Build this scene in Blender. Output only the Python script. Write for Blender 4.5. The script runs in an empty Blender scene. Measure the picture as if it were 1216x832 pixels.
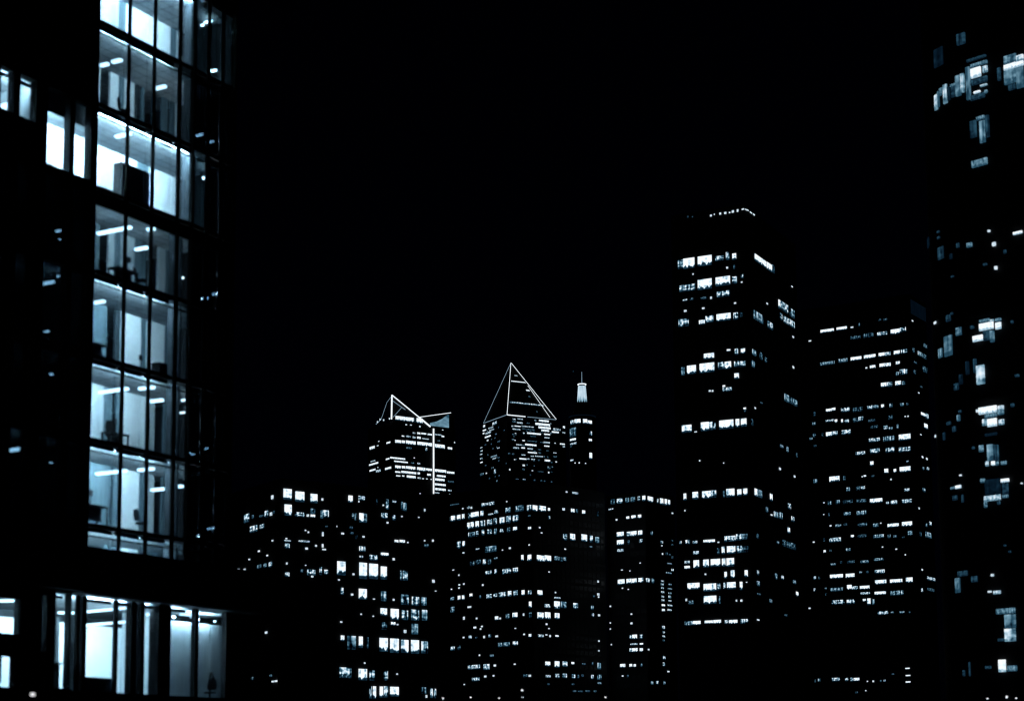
import bpy, bmesh, math, random
from mathutils import Matrix, Vector
random.seed(7)
R = math.radians
scene = bpy.context.scene
col = scene.collection

# ------------------------------------------------------------------ tables
# Sites: ground corner of every building (metres) and the heading of its local x axis.
# Panes of light on the far facades, metres on the building's own grid:
#   face (R: along local x, L: along local y, A/C: degrees round a curved wall)
#   kind of light, u0 u1 along the face, v0 v1 above the ground
PANES = {
 'low': '''
R W 0.97 3.04 65.52 68.08
R W 4.06 6.34 65.27 67.69
R W 8.05 9.77 65.30 67.43
R S 10.90 11.33 66.04 66.57
R W 1.28 3.08 61.81 64.41
R M 4.02 6.38 61.77 62.77
R S 7.06 7.60 61.93 62.47
R W 8.09 9.20 61.84 62.52
R D 8.08 9.19 62.64 63.90
R T 10.75 11.31 61.76 63.70
R M 11.47 12.81 62.14 63.78
R S 6.57 6.91 58.50 58.78
R S 7.34 7.66 58.07 58.46
R S 11.12 11.51 57.58 58.56
R M 1.30 2.93 55.68 56.03
R S 1.62 2.00 56.24 56.53
R M 1.53 2.62 54.12 55.23
R M 5.07 7.87 55.76 56.21
R S 6.73 7.38 54.12 54.61
R S 9.32 9.75 54.97 55.39
R S 11.11 11.48 54.92 55.70
R S 11.20 12.13 54.28 54.59
R D 12.00 12.56 59.77 60.09
R S 1.81 2.13 50.33 50.66
R S 6.72 7.00 50.30 50.53
R M 1.63 2.62 47.50 48.47
R M 7.33 9.35 48.09 49.46
R S 8.35 8.85 47.66 48.07
R M 10.57 11.08 48.36 50.24
R M 11.81 12.68 48.56 49.67
R D 5.46 6.32 48.74 49.39
R S 1.80 2.19 50.68 50.79
L S 3.15 4.11 66.03 66.89
L M 16.34 18.95 62.13 64.13
L D 13.77 14.47 62.60 63.49
L D 8.57 10.41 62.42 62.93
L M 5.96 7.55 62.09 63.60
L S 3.73 4.69 62.19 62.93
L D 2.37 2.93 62.47 63.09
L M 11.77 15.45 59.36 60.84
L M 8.16 10.05 59.61 60.67
L S 2.97 3.63 56.00 56.29
L S 10.18 10.94 54.24 54.63
L S 5.70 6.36 52.76 53.09
L S 15.45 16.14 52.85 53.16
L D 9.40 10.67 50.37 51.17
L T 6.56 7.70 50.26 51.13
L M 3.59 4.99 50.05 51.22
L S 21.33 22.31 50.84 51.36
L S 17.91 18.87 50.51 51.03
L T 10.69 11.38 50.33 51.12
L S 5.62 6.65 34.58 35.09
L T 17.44 18.73 24.14 24.99
L T 12.85 13.95 24.13 24.77
L S 20.67 22.06 23.66 24.09
L D 25.86 28.19 23.57 24.47
L D 3.00 3.91 24.40 24.87
L S 1.90 2.84 23.08 23.44
L S 0.13 1.30 23.08 23.49
''',
 'flats': '''
R W 4.64 5.82 66.63 68.29
R M 7.66 9.44 67.50 68.48
R S 7.60 7.84 66.87 67.31
R D 13.02 13.27 66.84 68.13
R M 15.93 16.70 65.96 68.38
R M 17.82 19.02 67.74 68.23
R D 20.57 21.09 66.10 68.19
R T 21.29 22.14 66.05 68.01
R S 14.89 15.21 66.67 67.02
R S 27.68 28.02 66.47 67.08
R M 5.81 6.28 62.87 64.02
R T 6.59 7.02 62.42 64.08
R W 7.90 9.09 62.05 64.31
R T 9.15 10.03 62.14 64.25
R M 14.56 16.26 63.62 64.97
R M 17.93 18.77 63.40 64.70
R S 20.56 20.92 64.43 64.74
R S 16.13 16.58 62.46 62.86
R S 25.86 26.17 64.67 64.94
R S 0.98 1.36 60.33 60.63
R S 2.63 3.35 58.72 59.12
R D 5.05 5.98 60.27 60.78
R D 5.06 6.14 59.00 59.56
R D 6.77 7.24 57.96 58.86
R S 8.88 9.41 58.44 58.84
R W 18.58 19.62 57.95 58.63
R W 20.10 21.63 58.01 58.76
R S 22.42 22.75 58.13 58.44
R S 27.68 28.01 58.98 59.29
R S 30.24 30.66 59.08 59.60
R D 27.86 28.95 57.61 58.33
R M 7.94 9.60 55.03 56.23
R M 8.07 8.98 53.41 53.99
R M 11.02 13.29 53.10 54.38
R W 14.43 16.60 54.42 55.20
R S 17.96 18.52 53.56 54.10
R W 1.49 3.82 48.90 52.18
R S 5.99 6.47 49.14 49.57
R S 1.75 2.18 47.58 47.90
R W 7.97 10.15 48.42 52.32
R W 10.91 13.43 48.60 52.28
R W 14.38 16.10 48.69 51.83
R M 20.34 20.79 48.77 51.15
R M 21.18 22.48 48.85 51.19
R S 30.27 30.94 48.85 49.57
R M 2.62 3.24 44.23 45.89
R S 5.54 6.12 44.21 44.68
R W 7.87 10.12 43.51 46.00
R S 12.07 12.57 43.63 43.87
R T 14.53 15.99 43.43 45.74
R S 18.04 18.49 43.69 44.13
R M 20.61 22.81 42.89 45.34
R M 23.92 26.01 42.81 44.99
R T 26.80 28.38 43.00 44.98
R S 8.32 8.71 39.73 40.05
R S 11.95 12.29 39.45 39.73
R S 2.44 2.97 37.58 37.91
R W 14.35 16.19 39.85 41.67
R W 17.41 19.78 39.02 41.69
R M 20.87 22.62 39.17 41.47
R M 23.72 26.01 39.17 41.81
R T 27.06 28.57 39.31 41.92
R D 14.49 16.20 36.53 38.24
R W 17.54 18.75 37.69 38.46
R S 19.26 19.66 37.77 38.09
R S 21.42 22.08 35.98 36.72
R T 23.86 25.68 35.80 38.34
R S 31.09 31.51 46.72 46.92
R W 2.64 3.56 33.25 34.55
R T 4.60 6.94 31.35 34.56
R W 7.93 8.99 31.83 34.53
R D 10.36 10.67 31.79 34.44
R W 14.06 16.47 31.21 34.47
R W 17.27 19.79 31.02 34.45
R W 20.63 22.76 31.14 34.28
R W 23.66 26.01 31.05 34.36
R M 26.86 28.76 31.22 34.14
R S 9.47 9.83 28.07 28.43
R M 2.36 5.63 24.54 26.99
R W 7.91 10.27 24.14 26.82
R M 11.14 12.55 24.14 26.53
R M 15.41 16.49 24.25 26.53
R S 19.16 19.55 25.74 26.08
R M 11.16 11.72 19.85 22.74
R W 12.16 12.97 19.87 22.77
R W 14.17 15.08 20.17 22.77
R M 15.43 16.50 20.20 22.86
R W 17.29 19.81 20.51 22.79
R D 26.86 28.30 21.35 22.89
R S 28.16 28.56 20.38 21.02
R M 29.67 30.27 20.37 22.64
R M 30.80 31.32 20.34 22.62
R S 33.43 33.82 19.95 20.43
''',
 'crown': '''
R M 18.48 20.71 266.52 267.78
R W 22.65 25.48 266.46 268.23
R W 26.55 30.95 266.76 268.28
R W 32.42 36.35 266.65 268.17
R M 39.00 45.23 267.42 268.61
R W 45.42 47.70 266.34 267.87
R W 8.44 10.75 263.17 264.26
R M 12.49 16.74 263.16 264.67
R M 18.67 21.00 262.67 264.52
R W 22.56 25.87 262.77 264.79
R M 27.23 33.40 263.03 264.05
R W 2.50 7.87 257.55 260.22
R W 8.45 11.33 257.84 260.35
R W 12.20 21.20 257.66 260.68
R W 22.75 36.43 257.73 260.77
R W 38.99 48.28 257.22 260.44
R W 51.15 55.23 257.11 259.16
R D 12.98 17.32 254.15 255.58
R M 30.35 31.72 253.73 256.69
R D 41.76 43.93 262.74 263.76
R S 11.72 13.23 272.81 273.66
R S 16.07 17.58 273.07 273.72
R S 24.48 25.70 272.47 273.66
R S 45.89 47.05 272.19 272.72
R S 57.27 58.12 262.83 264.03
R W -2.05 11.54 244.82 246.32
R W 1.58 13.95 242.42 243.76
R D 16.85 19.84 242.47 243.73
R M 22.95 25.28 242.40 243.92
R S 19.41 20.47 247.15 247.80
R W 2.54 7.52 237.51 240.01
R W 8.48 11.55 237.79 240.13
R W 12.22 20.81 237.70 240.38
R W 22.56 30.15 237.57 240.42
R W 30.73 36.41 238.04 240.23
R W 38.96 49.62 237.80 240.34
R W 50.41 57.37 237.63 239.50
R W 2.55 7.14 234.00 235.50
R W 8.10 21.69 234.21 236.22
R W 22.95 25.08 234.34 236.36
R W 31.90 35.23 234.17 236.02
R W 40.92 49.11 234.15 235.84
R W 3.41 7.14 231.21 232.37
R W 8.87 10.79 231.44 232.77
R W 13.10 21.20 230.90 233.07
R M 23.14 26.05 231.04 232.38
R S 27.24 28.76 231.28 232.06
R S 30.91 32.21 231.42 232.20
R S 34.99 36.14 231.41 232.14
R W 39.34 48.12 230.83 233.02
R D 51.38 56.75 230.69 232.05
R W 38.94 49.10 227.06 229.00
R W 38.94 49.09 223.26 225.29
R M 51.36 54.54 223.49 224.84
R M 38.93 43.16 220.83 221.84
R M 52.54 57.51 220.44 221.63
R S 24.76 25.89 219.31 219.96
L W 27.26 35.06 256.90 259.45
L W 3.17 8.81 257.62 259.22
L W 4.40 9.56 244.90 246.40
L W 1.81 10.82 237.12 239.12
L S 19.96 21.62 261.59 262.25
L S 21.34 23.65 258.39 259.05
L W 21.75 35.80 244.01 245.70
L W 25.83 34.93 239.25 240.95
L M 17.96 25.00 237.16 239.27
L M 26.20 33.32 246.78 247.88
L S 21.43 22.71 240.96 241.61
''',
 'pyramid': '''
R M 5.03 7.96 285.28 286.41
R M 9.72 14.63 285.95 287.00
R M 25.65 27.23 285.99 287.39
R W 29.80 38.95 285.98 287.73
R D 4.63 8.14 283.18 284.40
R M 9.31 14.40 282.62 284.01
R D 17.94 20.89 283.28 284.32
R W 26.41 40.22 282.65 284.84
R M 4.21 5.77 279.42 280.63
R W 6.94 12.51 279.83 280.87
R M 13.49 24.81 280.29 281.34
R W 29.25 40.68 280.07 282.18
R M 4.97 12.20 277.12 278.34
R D 13.96 25.78 278.26 279.13
R W 31.90 39.16 278.02 279.77
R M 42.67 49.88 279.81 281.75
R W 41.84 48.45 277.61 279.19
R M 14.72 16.29 274.41 275.80
R W 18.64 31.48 274.69 276.26
R W 34.45 40.12 275.19 276.60
R D 21.28 26.71 272.86 273.73
R M 34.62 39.40 272.46 273.77
R M 51.85 54.47 278.11 279.34
R W 14.08 16.33 268.48 269.52
R D 18.78 27.65 268.70 269.57
R M 33.59 39.75 268.32 269.81
R S 7.24 8.31 274.18 274.72
R D 5.61 7.07 271.21 272.08
R S 6.72 7.86 268.35 269.03
R M 8.48 13.85 264.68 265.72
R W 16.60 27.13 265.02 266.76
R W 34.55 39.32 265.54 266.77
R S 44.20 45.37 269.08 269.76
R W 49.53 54.05 268.41 269.73
R M 5.53 10.90 261.67 263.14
R W 13.05 16.38 262.19 263.58
R M 18.73 23.65 262.01 263.32
R D 28.57 31.54 262.29 263.16
R D 36.49 38.98 262.03 262.90
R W 19.19 27.56 259.06 260.28
R D 29.14 31.51 259.43 260.57
R M 42.94 45.94 260.72 261.60
R M 13.00 16.72 256.65 257.69
R M 21.42 24.57 256.25 257.29
R M 25.75 33.27 256.58 257.63
R D 42.91 46.40 257.33 258.64
R W 11.31 17.67 253.16 254.55
R M 18.45 20.42 253.54 254.76
R M 22.09 25.53 253.71 254.75
R D 28.49 30.46 253.53 254.67
R W 34.92 39.88 253.27 255.10
R S 45.04 46.37 253.43 254.39
R S 14.18 16.17 248.04 249.39
R S 22.65 23.80 244.58 245.39
R S 37.95 39.11 243.87 245.23
R D 37.33 40.11 247.53 248.40
R S 6.29 7.35 252.49 253.16
R S 1.67 2.80 243.62 244.96
R D 28.39 33.33 244.34 245.03
R W 52.51 54.32 282.18 284.39
R M 52.11 54.12 266.32 267.64
L W 37.79 40.76 284.98 287.37
L W 35.98 41.54 281.97 283.47
L W 38.97 41.56 279.66 281.07
L M 23.67 31.53 282.29 283.61
L M 17.27 24.53 284.22 286.85
L M 21.87 30.08 280.26 281.48
L M 27.37 36.56 278.44 280.20
L W 27.95 37.88 275.60 277.19
L S 31.99 34.43 272.83 274.07
L D 35.74 38.51 269.77 270.82
L D 17.38 20.10 275.54 276.85
L D 11.70 16.01 268.62 269.93
L M 42.80 45.97 268.46 269.61
L M 42.46 46.00 265.60 266.92
L M 42.86 46.58 262.84 264.08
L M 42.52 46.24 259.25 260.66
L W 42.18 46.28 256.04 257.19
L M 12.48 16.62 263.51 264.55
L T 17.60 27.58 257.80 259.11
L M 19.07 24.87 255.78 257.00
L D 12.94 15.81 255.48 256.52
L D 43.77 46.38 245.56 247.59
L D 40.80 43.02 245.63 247.56
L S 34.78 36.65 245.92 246.94
L M 19.56 22.09 243.58 247.49
''',
 'lantern': '''
C M -153.11 -131.95 241.13 244.10
C W -127.39 -99.45 241.16 244.42
C W -89.66 -71.44 241.00 244.27
C W -69.58 -48.10 240.76 243.44
C T -160.54 -120.68 232.49 238.63
C M -61.26 -48.93 232.89 235.86
C W -159.10 -121.09 229.52 231.22
C W -65.73 -49.43 228.63 230.56
C M -157.36 -118.31 226.73 228.21
C D -155.54 -143.12 225.37 226.71
C W -63.67 -49.38 216.23 220.82
C M -157.12 -134.39 215.26 216.73
C S -129.20 -124.15 213.38 214.19
C S -110.41 -105.02 213.15 214.12
C S -83.11 -78.17 212.81 213.55
''',
 'midrise': '''
L M 26.43 27.92 107.08 108.52
L M 24.04 26.12 107.28 108.42
L M 20.77 23.44 107.12 108.52
L S 38.27 38.94 107.35 107.89
L M 34.76 35.98 107.10 108.13
L S 33.29 34.04 107.03 107.83
L D 40.69 49.56 109.52 110.04
L S 13.37 13.92 107.53 107.95
L M 48.45 49.58 103.10 104.75
L T 46.09 47.70 103.15 104.96
L W 43.24 45.46 103.06 105.30
L W 40.16 42.00 103.07 105.30
L W 37.83 39.05 103.14 105.37
L M 34.17 35.38 103.07 105.33
L W 31.74 33.80 103.16 105.42
L W 29.57 31.50 103.18 105.48
L W 26.93 28.37 103.23 105.51
L M 21.10 24.06 103.29 103.92
L M 18.61 20.50 103.48 104.87
L T 11.70 14.32 103.30 105.22
L T 4.54 8.91 103.13 105.38
L W 34.80 36.01 98.91 101.55
L W 32.37 34.07 99.03 101.63
L W 29.48 31.28 99.01 101.64
L M 26.00 28.39 99.03 101.57
L M 23.73 24.57 99.15 101.59
L M 22.07 23.26 99.17 101.61
L M 19.35 20.88 99.25 101.77
L W 15.12 17.58 99.12 101.72
L M 11.62 13.95 99.10 101.93
L M 7.45 10.34 99.28 101.78
L M 34.70 35.42 95.64 97.55
L D 31.79 34.21 95.65 97.48
L M 29.86 31.00 95.62 97.65
L M 26.50 27.70 95.64 97.83
L M 22.22 24.59 95.70 97.68
L T 19.38 20.68 95.46 97.64
L M 15.74 17.50 95.76 97.22
L D 12.00 13.52 95.59 97.34
L W 8.18 10.15 95.74 97.23
L M 40.08 41.92 91.58 94.41
L W 37.64 38.86 92.10 94.32
L S 37.80 38.85 89.44 89.91
L M 29.24 31.22 90.09 90.73
L T 19.55 25.83 88.57 90.88
L S 15.88 16.43 88.54 88.97
L S 11.63 12.58 88.80 89.51
L D 32.28 34.40 84.02 85.71
L D 28.49 31.07 84.35 86.04
L M 25.69 27.06 83.77 85.95
L D 22.72 24.20 83.69 85.62
L T 19.17 20.94 85.49 86.16
L W 4.74 5.83 83.63 85.85
L W 0.54 2.41 83.22 85.60
L M 23.64 25.72 79.72 81.11
L M 22.16 22.93 79.76 81.22
L M 19.51 20.80 79.65 81.44
L M 14.83 16.23 79.19 81.06
L M 11.70 14.54 79.24 81.15
L M 7.89 10.42 79.29 81.15
L S 43.82 44.79 83.03 83.40
L S 40.71 41.34 80.58 81.17
R W 0.38 2.86 102.66 104.90
R W 3.93 7.62 102.90 105.06
R W 8.99 10.01 103.35 104.68
R M 9.13 9.97 100.18 101.52
R S 3.82 4.56 96.19 96.71
R S 4.81 5.59 94.28 94.67
R W 2.50 6.52 83.19 85.58
R W 6.88 10.34 83.42 85.83
R T 12.32 15.04 84.32 85.90
R D 15.15 16.85 84.08 85.75
R M 17.82 19.04 84.35 86.02
R S 8.93 9.58 79.24 79.69
L M 0.31 2.48 102.74 104.97
L D 0.80 2.05 100.51 101.08
L W 0.52 2.00 95.37 96.44
L S 1.25 1.87 89.21 89.69
L S 26.99 27.73 75.46 76.18
L S 45.05 45.72 75.27 75.74
L S 40.35 41.31 76.71 77.18
L S 37.82 38.58 76.78 77.38
L S 40.63 41.34 75.38 75.98
L T 43.92 45.95 70.99 72.27
L W 40.30 41.65 70.80 72.54
L W 37.98 39.20 70.71 72.58
L W 33.38 34.83 71.62 72.88
L D 28.35 29.36 70.69 71.78
L M 22.53 25.19 70.17 71.92
L M 19.47 21.23 70.41 71.87
L M 14.56 18.41 70.22 72.12
L W 11.55 13.28 70.17 72.32
L M 8.09 10.16 70.18 72.28
L W 4.32 5.80 69.97 72.10
L M 0.58 2.28 70.07 71.74
L W 0.63 1.87 64.96 67.40
L T 43.75 45.97 66.14 68.35
L S 34.05 36.03 67.26 67.92
L W 18.84 20.54 61.40 62.89
L S 17.32 18.14 61.62 62.26
L T 12.79 14.41 61.59 63.40
L W 8.30 10.82 61.66 63.63
L S 4.51 5.22 62.14 63.03
L D 0.68 1.92 61.13 63.13
L S 37.78 38.63 62.78 63.93
L S 30.54 31.29 62.45 63.11
L S 31.25 32.65 58.85 59.60
L S 27.48 28.41 59.12 59.67
L S 28.35 29.05 58.14 58.79
L S 9.02 9.74 57.36 57.74
R W 2.68 5.28 69.85 71.90
R S 12.40 13.06 71.39 71.91
R M 12.16 15.41 69.24 69.90
R M 6.69 9.49 65.35 66.79
R W 12.00 15.06 65.34 68.23
R T 15.85 18.76 65.89 68.30
R W 2.57 5.87 60.79 63.32
R W 6.70 9.67 61.01 63.63
R W 12.30 14.82 61.30 63.61
R S 7.13 7.96 58.65 59.29
R S 8.52 9.26 57.17 57.55
L S 37.99 38.80 55.33 55.93
L M 33.96 35.52 54.88 56.14
L D 30.66 31.86 54.85 55.44
L S 26.31 27.14 54.72 55.63
L T 22.94 24.18 54.75 55.99
L S 19.03 20.35 54.71 55.39
L S 4.27 5.06 54.66 55.23
L W 0.88 2.12 53.66 54.88
L T 16.71 18.81 50.79 52.36
L T 12.66 15.90 50.77 52.42
L M 8.18 10.70 50.93 52.48
L M 43.69 45.90 50.79 52.31
L D 40.39 41.73 50.81 52.49
L S 29.07 29.72 47.80 48.44
L T 21.53 23.41 47.16 47.98
L M 29.24 35.83 42.73 44.40
L M 23.92 27.11 42.17 44.40
L S 20.21 21.40 43.27 44.07
L M 29.57 33.57 38.03 39.36
L S 25.58 26.73 39.24 39.98
L S 21.13 21.95 39.37 40.01
L S 37.76 38.42 36.68 37.14
L S 9.41 10.31 43.43 43.93
L D 3.31 5.18 38.48 39.53
L S 1.22 2.36 38.48 39.24
L S 5.26 6.41 30.52 31.06
L S 5.40 6.50 32.98 33.67
R M 2.83 5.65 53.70 54.76
R S 6.86 7.88 54.64 55.02
R S 9.07 9.81 54.06 54.89
R W 12.54 14.22 54.22 55.00
R W 6.69 9.29 42.79 44.50
R W 12.02 14.54 42.41 44.86
R M 6.86 9.46 38.32 39.30
R M 12.20 14.35 38.32 39.95
R D 7.64 8.83 35.48 36.13
R S 17.33 18.57 104.55 105.47
R W 22.29 24.14 104.09 105.70
R D 25.13 26.12 104.32 105.72
R W 28.85 30.47 104.20 105.69
R D 37.64 38.40 104.06 106.08
R S 19.34 20.20 111.84 112.37
R M 23.15 26.37 111.61 112.54
R M 17.59 19.54 92.73 95.24
R W 21.63 24.33 92.94 95.63
R W 28.29 31.41 93.19 95.99
R M 32.91 34.79 93.10 95.87
R T 36.55 38.70 93.25 95.65
R S 18.23 19.00 88.95 89.44
R T 33.10 34.48 91.06 91.61
R M 23.02 25.47 65.89 68.18
R S 37.35 38.14 77.29 78.09
R S 37.18 38.36 72.10 72.99
R S 37.59 38.28 71.18 71.77
R D 34.86 35.61 71.26 71.94
R T 33.39 34.77 66.13 67.73
R M 33.96 34.97 63.29 64.72
R S 37.50 38.58 63.77 64.56
R S 37.39 38.17 53.61 54.17
R M 16.52 18.99 42.85 44.91
R W 21.54 23.01 43.88 44.88
R D 27.78 29.63 44.04 44.62
R D 33.35 34.10 44.06 45.23
R T 36.83 38.65 42.61 45.13
R M 16.45 18.68 38.46 40.18
R M 21.58 23.65 38.37 40.18
R D 24.99 25.73 38.58 40.03
R D 27.21 28.31 39.28 40.27
R M 33.00 34.25 38.55 40.22
R T 36.62 38.88 38.43 40.44
R T 36.82 38.70 36.67 37.51
R D 22.09 24.04 33.15 33.85
R D 25.02 27.90 33.24 33.86
R D 29.31 32.03 33.35 34.06
R D 34.51 35.76 33.43 34.18
R S 37.39 38.17 53.53 53.59
R S 37.30 38.04 49.73 50.22
R D 21.53 22.87 35.89 36.54
''',
 'narrow': '''
L T 15.31 17.12 109.50 111.48
L M 11.37 14.13 109.41 111.38
L T 8.10 9.78 109.45 111.33
L T 5.16 7.04 109.42 111.38
L M 2.64 3.58 109.46 111.33
L W -0.06 1.39 109.21 111.33
L M 16.85 18.35 107.04 107.82
L S 16.09 16.76 107.42 107.82
L S 14.05 14.80 102.61 103.28
L W 8.13 9.50 102.59 103.78
L W 4.88 6.97 102.57 103.93
L W 2.16 3.72 102.46 103.90
L W 10.99 14.38 95.76 97.81
L M 7.84 9.41 95.57 97.53
L W 4.59 7.52 95.51 97.55
L W 1.78 3.75 95.47 97.51
L W 11.05 14.33 92.43 94.56
L T 8.21 8.95 92.54 94.11
L M 1.74 3.19 92.57 94.00
L M 11.32 14.28 89.70 90.89
L S 2.72 3.29 84.29 84.68
L S 11.69 12.51 82.19 82.56
L S 7.87 8.36 81.54 81.88
R W 1.51 2.80 109.12 111.25
R W 3.08 4.95 109.06 111.21
R M 7.98 8.56 109.10 110.95
R W 10.01 12.06 108.88 111.38
R W 13.22 14.69 108.85 111.45
R W 15.57 16.75 109.00 111.35
R T 3.26 4.41 95.84 97.25
R S 17.93 18.86 105.86 106.40
R M 9.94 11.26 92.98 94.01
R S 10.29 10.97 91.93 92.33
R S 10.63 11.31 88.49 89.16
R D 13.16 14.48 88.65 89.63
R D 15.20 16.52 88.57 89.25
R D 17.08 18.26 87.39 88.47
R T 14.20 17.14 85.04 85.51
R M 17.06 18.39 82.29 83.32
R T 13.35 16.88 81.14 81.74
R D 17.30 18.33 94.59 95.15
R D 17.24 18.42 92.87 93.43
L W 10.93 14.20 76.48 78.60
L W 7.47 9.87 76.54 78.57
L W 4.96 7.15 76.52 78.46
L W 1.74 4.02 76.63 78.48
L S 11.69 12.26 74.80 75.27
L S 8.76 9.33 74.17 74.56
L S 7.39 8.04 64.06 64.65
L S 7.29 8.19 60.30 61.05
L S 17.85 18.52 67.84 68.44
L S 18.05 18.55 61.21 61.74
L S 18.10 18.59 58.75 59.28
R M -0.56 1.86 76.47 78.15
R T 3.43 4.72 76.55 78.25
R M 9.76 11.36 77.38 78.06
R M 9.57 11.32 76.01 76.86
R M 9.82 11.42 74.58 75.43
R M 9.77 11.51 72.88 73.74
R M 9.71 11.46 71.10 71.86
R M 9.81 11.70 69.59 70.43
R W 9.90 11.93 67.56 68.50
R W 9.99 11.73 65.61 66.63
R T 14.82 16.73 76.49 77.09
R T 14.03 16.96 74.76 75.28
R T 14.71 16.61 72.90 73.58
R T 14.66 16.12 71.17 72.24
R M 14.61 16.51 69.82 70.42
R M 13.82 17.04 67.94 68.62
R M 13.91 16.40 66.05 66.82
R M 9.92 11.51 58.50 59.77
R M 10.00 11.45 56.73 57.66
R M 10.10 11.55 55.13 55.98
R D 10.19 11.35 53.61 54.29
L M 7.58 8.73 54.50 55.97
L W 5.19 7.48 54.40 56.08
L M 2.40 3.75 54.23 55.90
L M 5.05 8.47 51.91 52.66
L W 2.26 3.80 51.81 52.56
L M 7.89 8.93 49.31 50.74
L W 4.99 7.68 49.21 50.72
L W 2.41 3.85 49.14 50.56
L W 11.24 13.65 43.28 44.71
L W 7.80 9.05 43.28 44.54
L W 5.94 6.97 43.20 44.37
L T 2.84 3.56 43.23 44.56
L S 12.15 12.89 39.67 40.19
L D 9.75 10.38 39.29 40.25
L S 17.68 18.17 52.46 52.99
R S -0.07 0.81 49.59 50.18
R T 1.69 2.97 36.20 37.45
R M 4.96 6.67 36.40 37.65
R T 10.26 11.41 36.47 37.73
R S 12.88 14.13 41.43 41.95
R M 9.84 11.57 46.29 47.72
R M 10.05 11.20 43.68 45.19
''',
 'slab': '''
L M 22.74 24.61 177.09 180.13
L W 18.42 22.61 176.81 180.45
L W 11.96 17.14 176.91 180.45
L M 7.66 10.61 177.97 179.62
L M 5.47 6.63 177.77 180.58
L W 2.92 4.31 177.58 179.75
L D 3.24 3.98 174.28 175.62
L S 5.97 6.63 174.73 175.38
L S 18.80 19.23 174.24 174.72
L S 11.53 12.20 194.21 194.86
L S 10.45 10.76 194.59 195.01
L S 8.08 8.75 194.38 195.09
L S 6.14 6.93 194.33 195.03
L S 4.70 5.18 194.35 194.82
L S 3.34 4.12 194.37 195.20
L S 1.68 2.28 194.42 195.30
L S -0.45 0.45 194.81 195.28
L D 20.36 20.84 195.12 195.73
L D 18.54 19.01 194.93 195.31
R S 2.18 3.34 195.48 195.84
R S 4.06 5.07 195.75 196.12
R S 6.71 8.57 195.76 196.13
R S 9.87 11.40 195.83 196.26
R W 10.63 22.36 179.50 181.92
R W 23.32 28.32 179.50 182.07
R D 28.50 31.02 179.69 182.47
R S 49.59 51.01 179.26 179.68
L M 18.45 24.23 168.69 170.96
L W 12.15 17.32 168.47 172.08
L W 5.37 10.65 168.94 172.09
L M 2.89 4.51 169.05 171.51
L T 0.40 1.32 170.61 171.88
L S 0.84 1.38 168.99 169.45
L M 21.47 23.05 165.21 165.89
L D 19.25 20.35 165.20 165.95
L D 14.14 16.29 164.99 165.81
L S 12.19 12.80 164.75 165.54
L M 5.56 10.28 164.95 166.93
L S 21.76 22.68 161.36 162.01
L S 15.04 15.90 161.49 162.07
L S 3.35 4.07 161.87 162.39
L M 21.08 24.80 156.23 158.86
L W 15.03 17.15 156.07 157.65
L M 11.89 14.77 156.56 158.81
L W 5.45 10.63 156.44 158.97
L M 2.82 4.36 156.34 158.72
L D 1.20 1.89 156.98 158.54
R S 21.68 22.82 166.32 166.84
R T 8.10 17.26 158.06 161.06
R M 22.37 27.57 158.00 160.35
R M 34.62 36.48 167.77 170.96
R M 37.55 45.12 167.90 171.03
R T 47.10 52.18 167.69 170.70
R M 35.89 37.99 163.99 166.38
R M 40.21 45.19 163.68 166.09
R M 46.05 51.84 163.85 166.28
R S 49.42 50.74 160.03 160.66
L W 11.88 15.61 143.60 145.57
L W 5.88 7.11 145.38 146.20
L M 3.05 4.20 143.94 146.01
L W 0.52 1.98 144.12 145.81
L T 22.94 24.20 138.93 141.70
L W 18.69 21.98 139.03 142.01
L W 11.89 17.27 138.92 142.19
L M 8.09 10.41 139.46 141.97
L W 5.70 8.01 139.34 141.86
L M 2.70 4.54 139.61 141.64
L M 0.56 2.39 139.49 141.40
L W 2.96 4.56 135.53 137.44
L S 13.42 14.08 132.00 132.58
L S 12.40 13.00 131.89 132.47
L W 8.03 8.95 132.93 133.74
L M 5.67 8.98 131.51 132.80
L W 0.65 1.56 124.44 125.17
L D 0.75 1.28 123.63 124.21
R T 5.70 9.23 144.77 146.66
R D 13.16 15.67 144.78 147.15
R D 18.54 20.09 144.70 146.43
R T 4.35 7.55 140.37 142.52
R S 6.58 7.58 125.86 126.39
R D 12.80 14.54 128.89 129.34
R S 48.49 49.99 148.40 149.18
R T 38.57 43.26 134.38 137.02
R D 43.43 47.59 134.54 136.80
R T 48.12 52.33 134.59 136.87
L W 20.78 24.31 118.53 121.13
L S 18.81 19.67 118.27 118.62
L W 14.30 17.25 118.42 121.52
L M 11.90 14.22 118.61 121.41
L W 5.36 10.50 118.42 121.50
L W 3.21 4.51 118.66 121.48
L W 0.62 2.59 118.63 121.41
L S 17.74 18.22 107.98 108.47
L S 9.02 9.38 106.48 106.82
R D 2.91 4.28 119.43 121.66
R S 30.52 32.12 108.03 108.81
R S 46.50 47.98 107.60 108.28
R T 31.86 35.52 116.42 117.43
R T 39.37 41.00 115.89 117.68
R D 49.58 51.25 115.51 117.01
L W 23.24 24.17 94.82 97.21
L W 18.87 20.89 94.90 97.47
L W 14.14 17.31 94.95 97.44
L M 12.21 14.06 95.05 97.46
L D 9.07 9.61 94.76 97.09
L W 5.55 8.45 94.80 97.56
L W 3.04 4.49 94.85 97.13
L W 0.92 2.36 94.90 97.21
L S 23.62 23.99 91.00 91.52
L M 25.36 26.07 79.69 80.83
L M 22.24 23.80 79.56 80.98
L M 19.53 21.08 79.49 80.48
L W 15.58 17.20 79.61 80.59
L W 13.05 15.51 79.47 80.56
L S 11.46 12.05 79.26 79.68
L M 5.56 9.51 79.47 81.35
L M 3.23 5.32 79.62 81.78
L T 1.30 3.12 79.85 81.72
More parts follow.
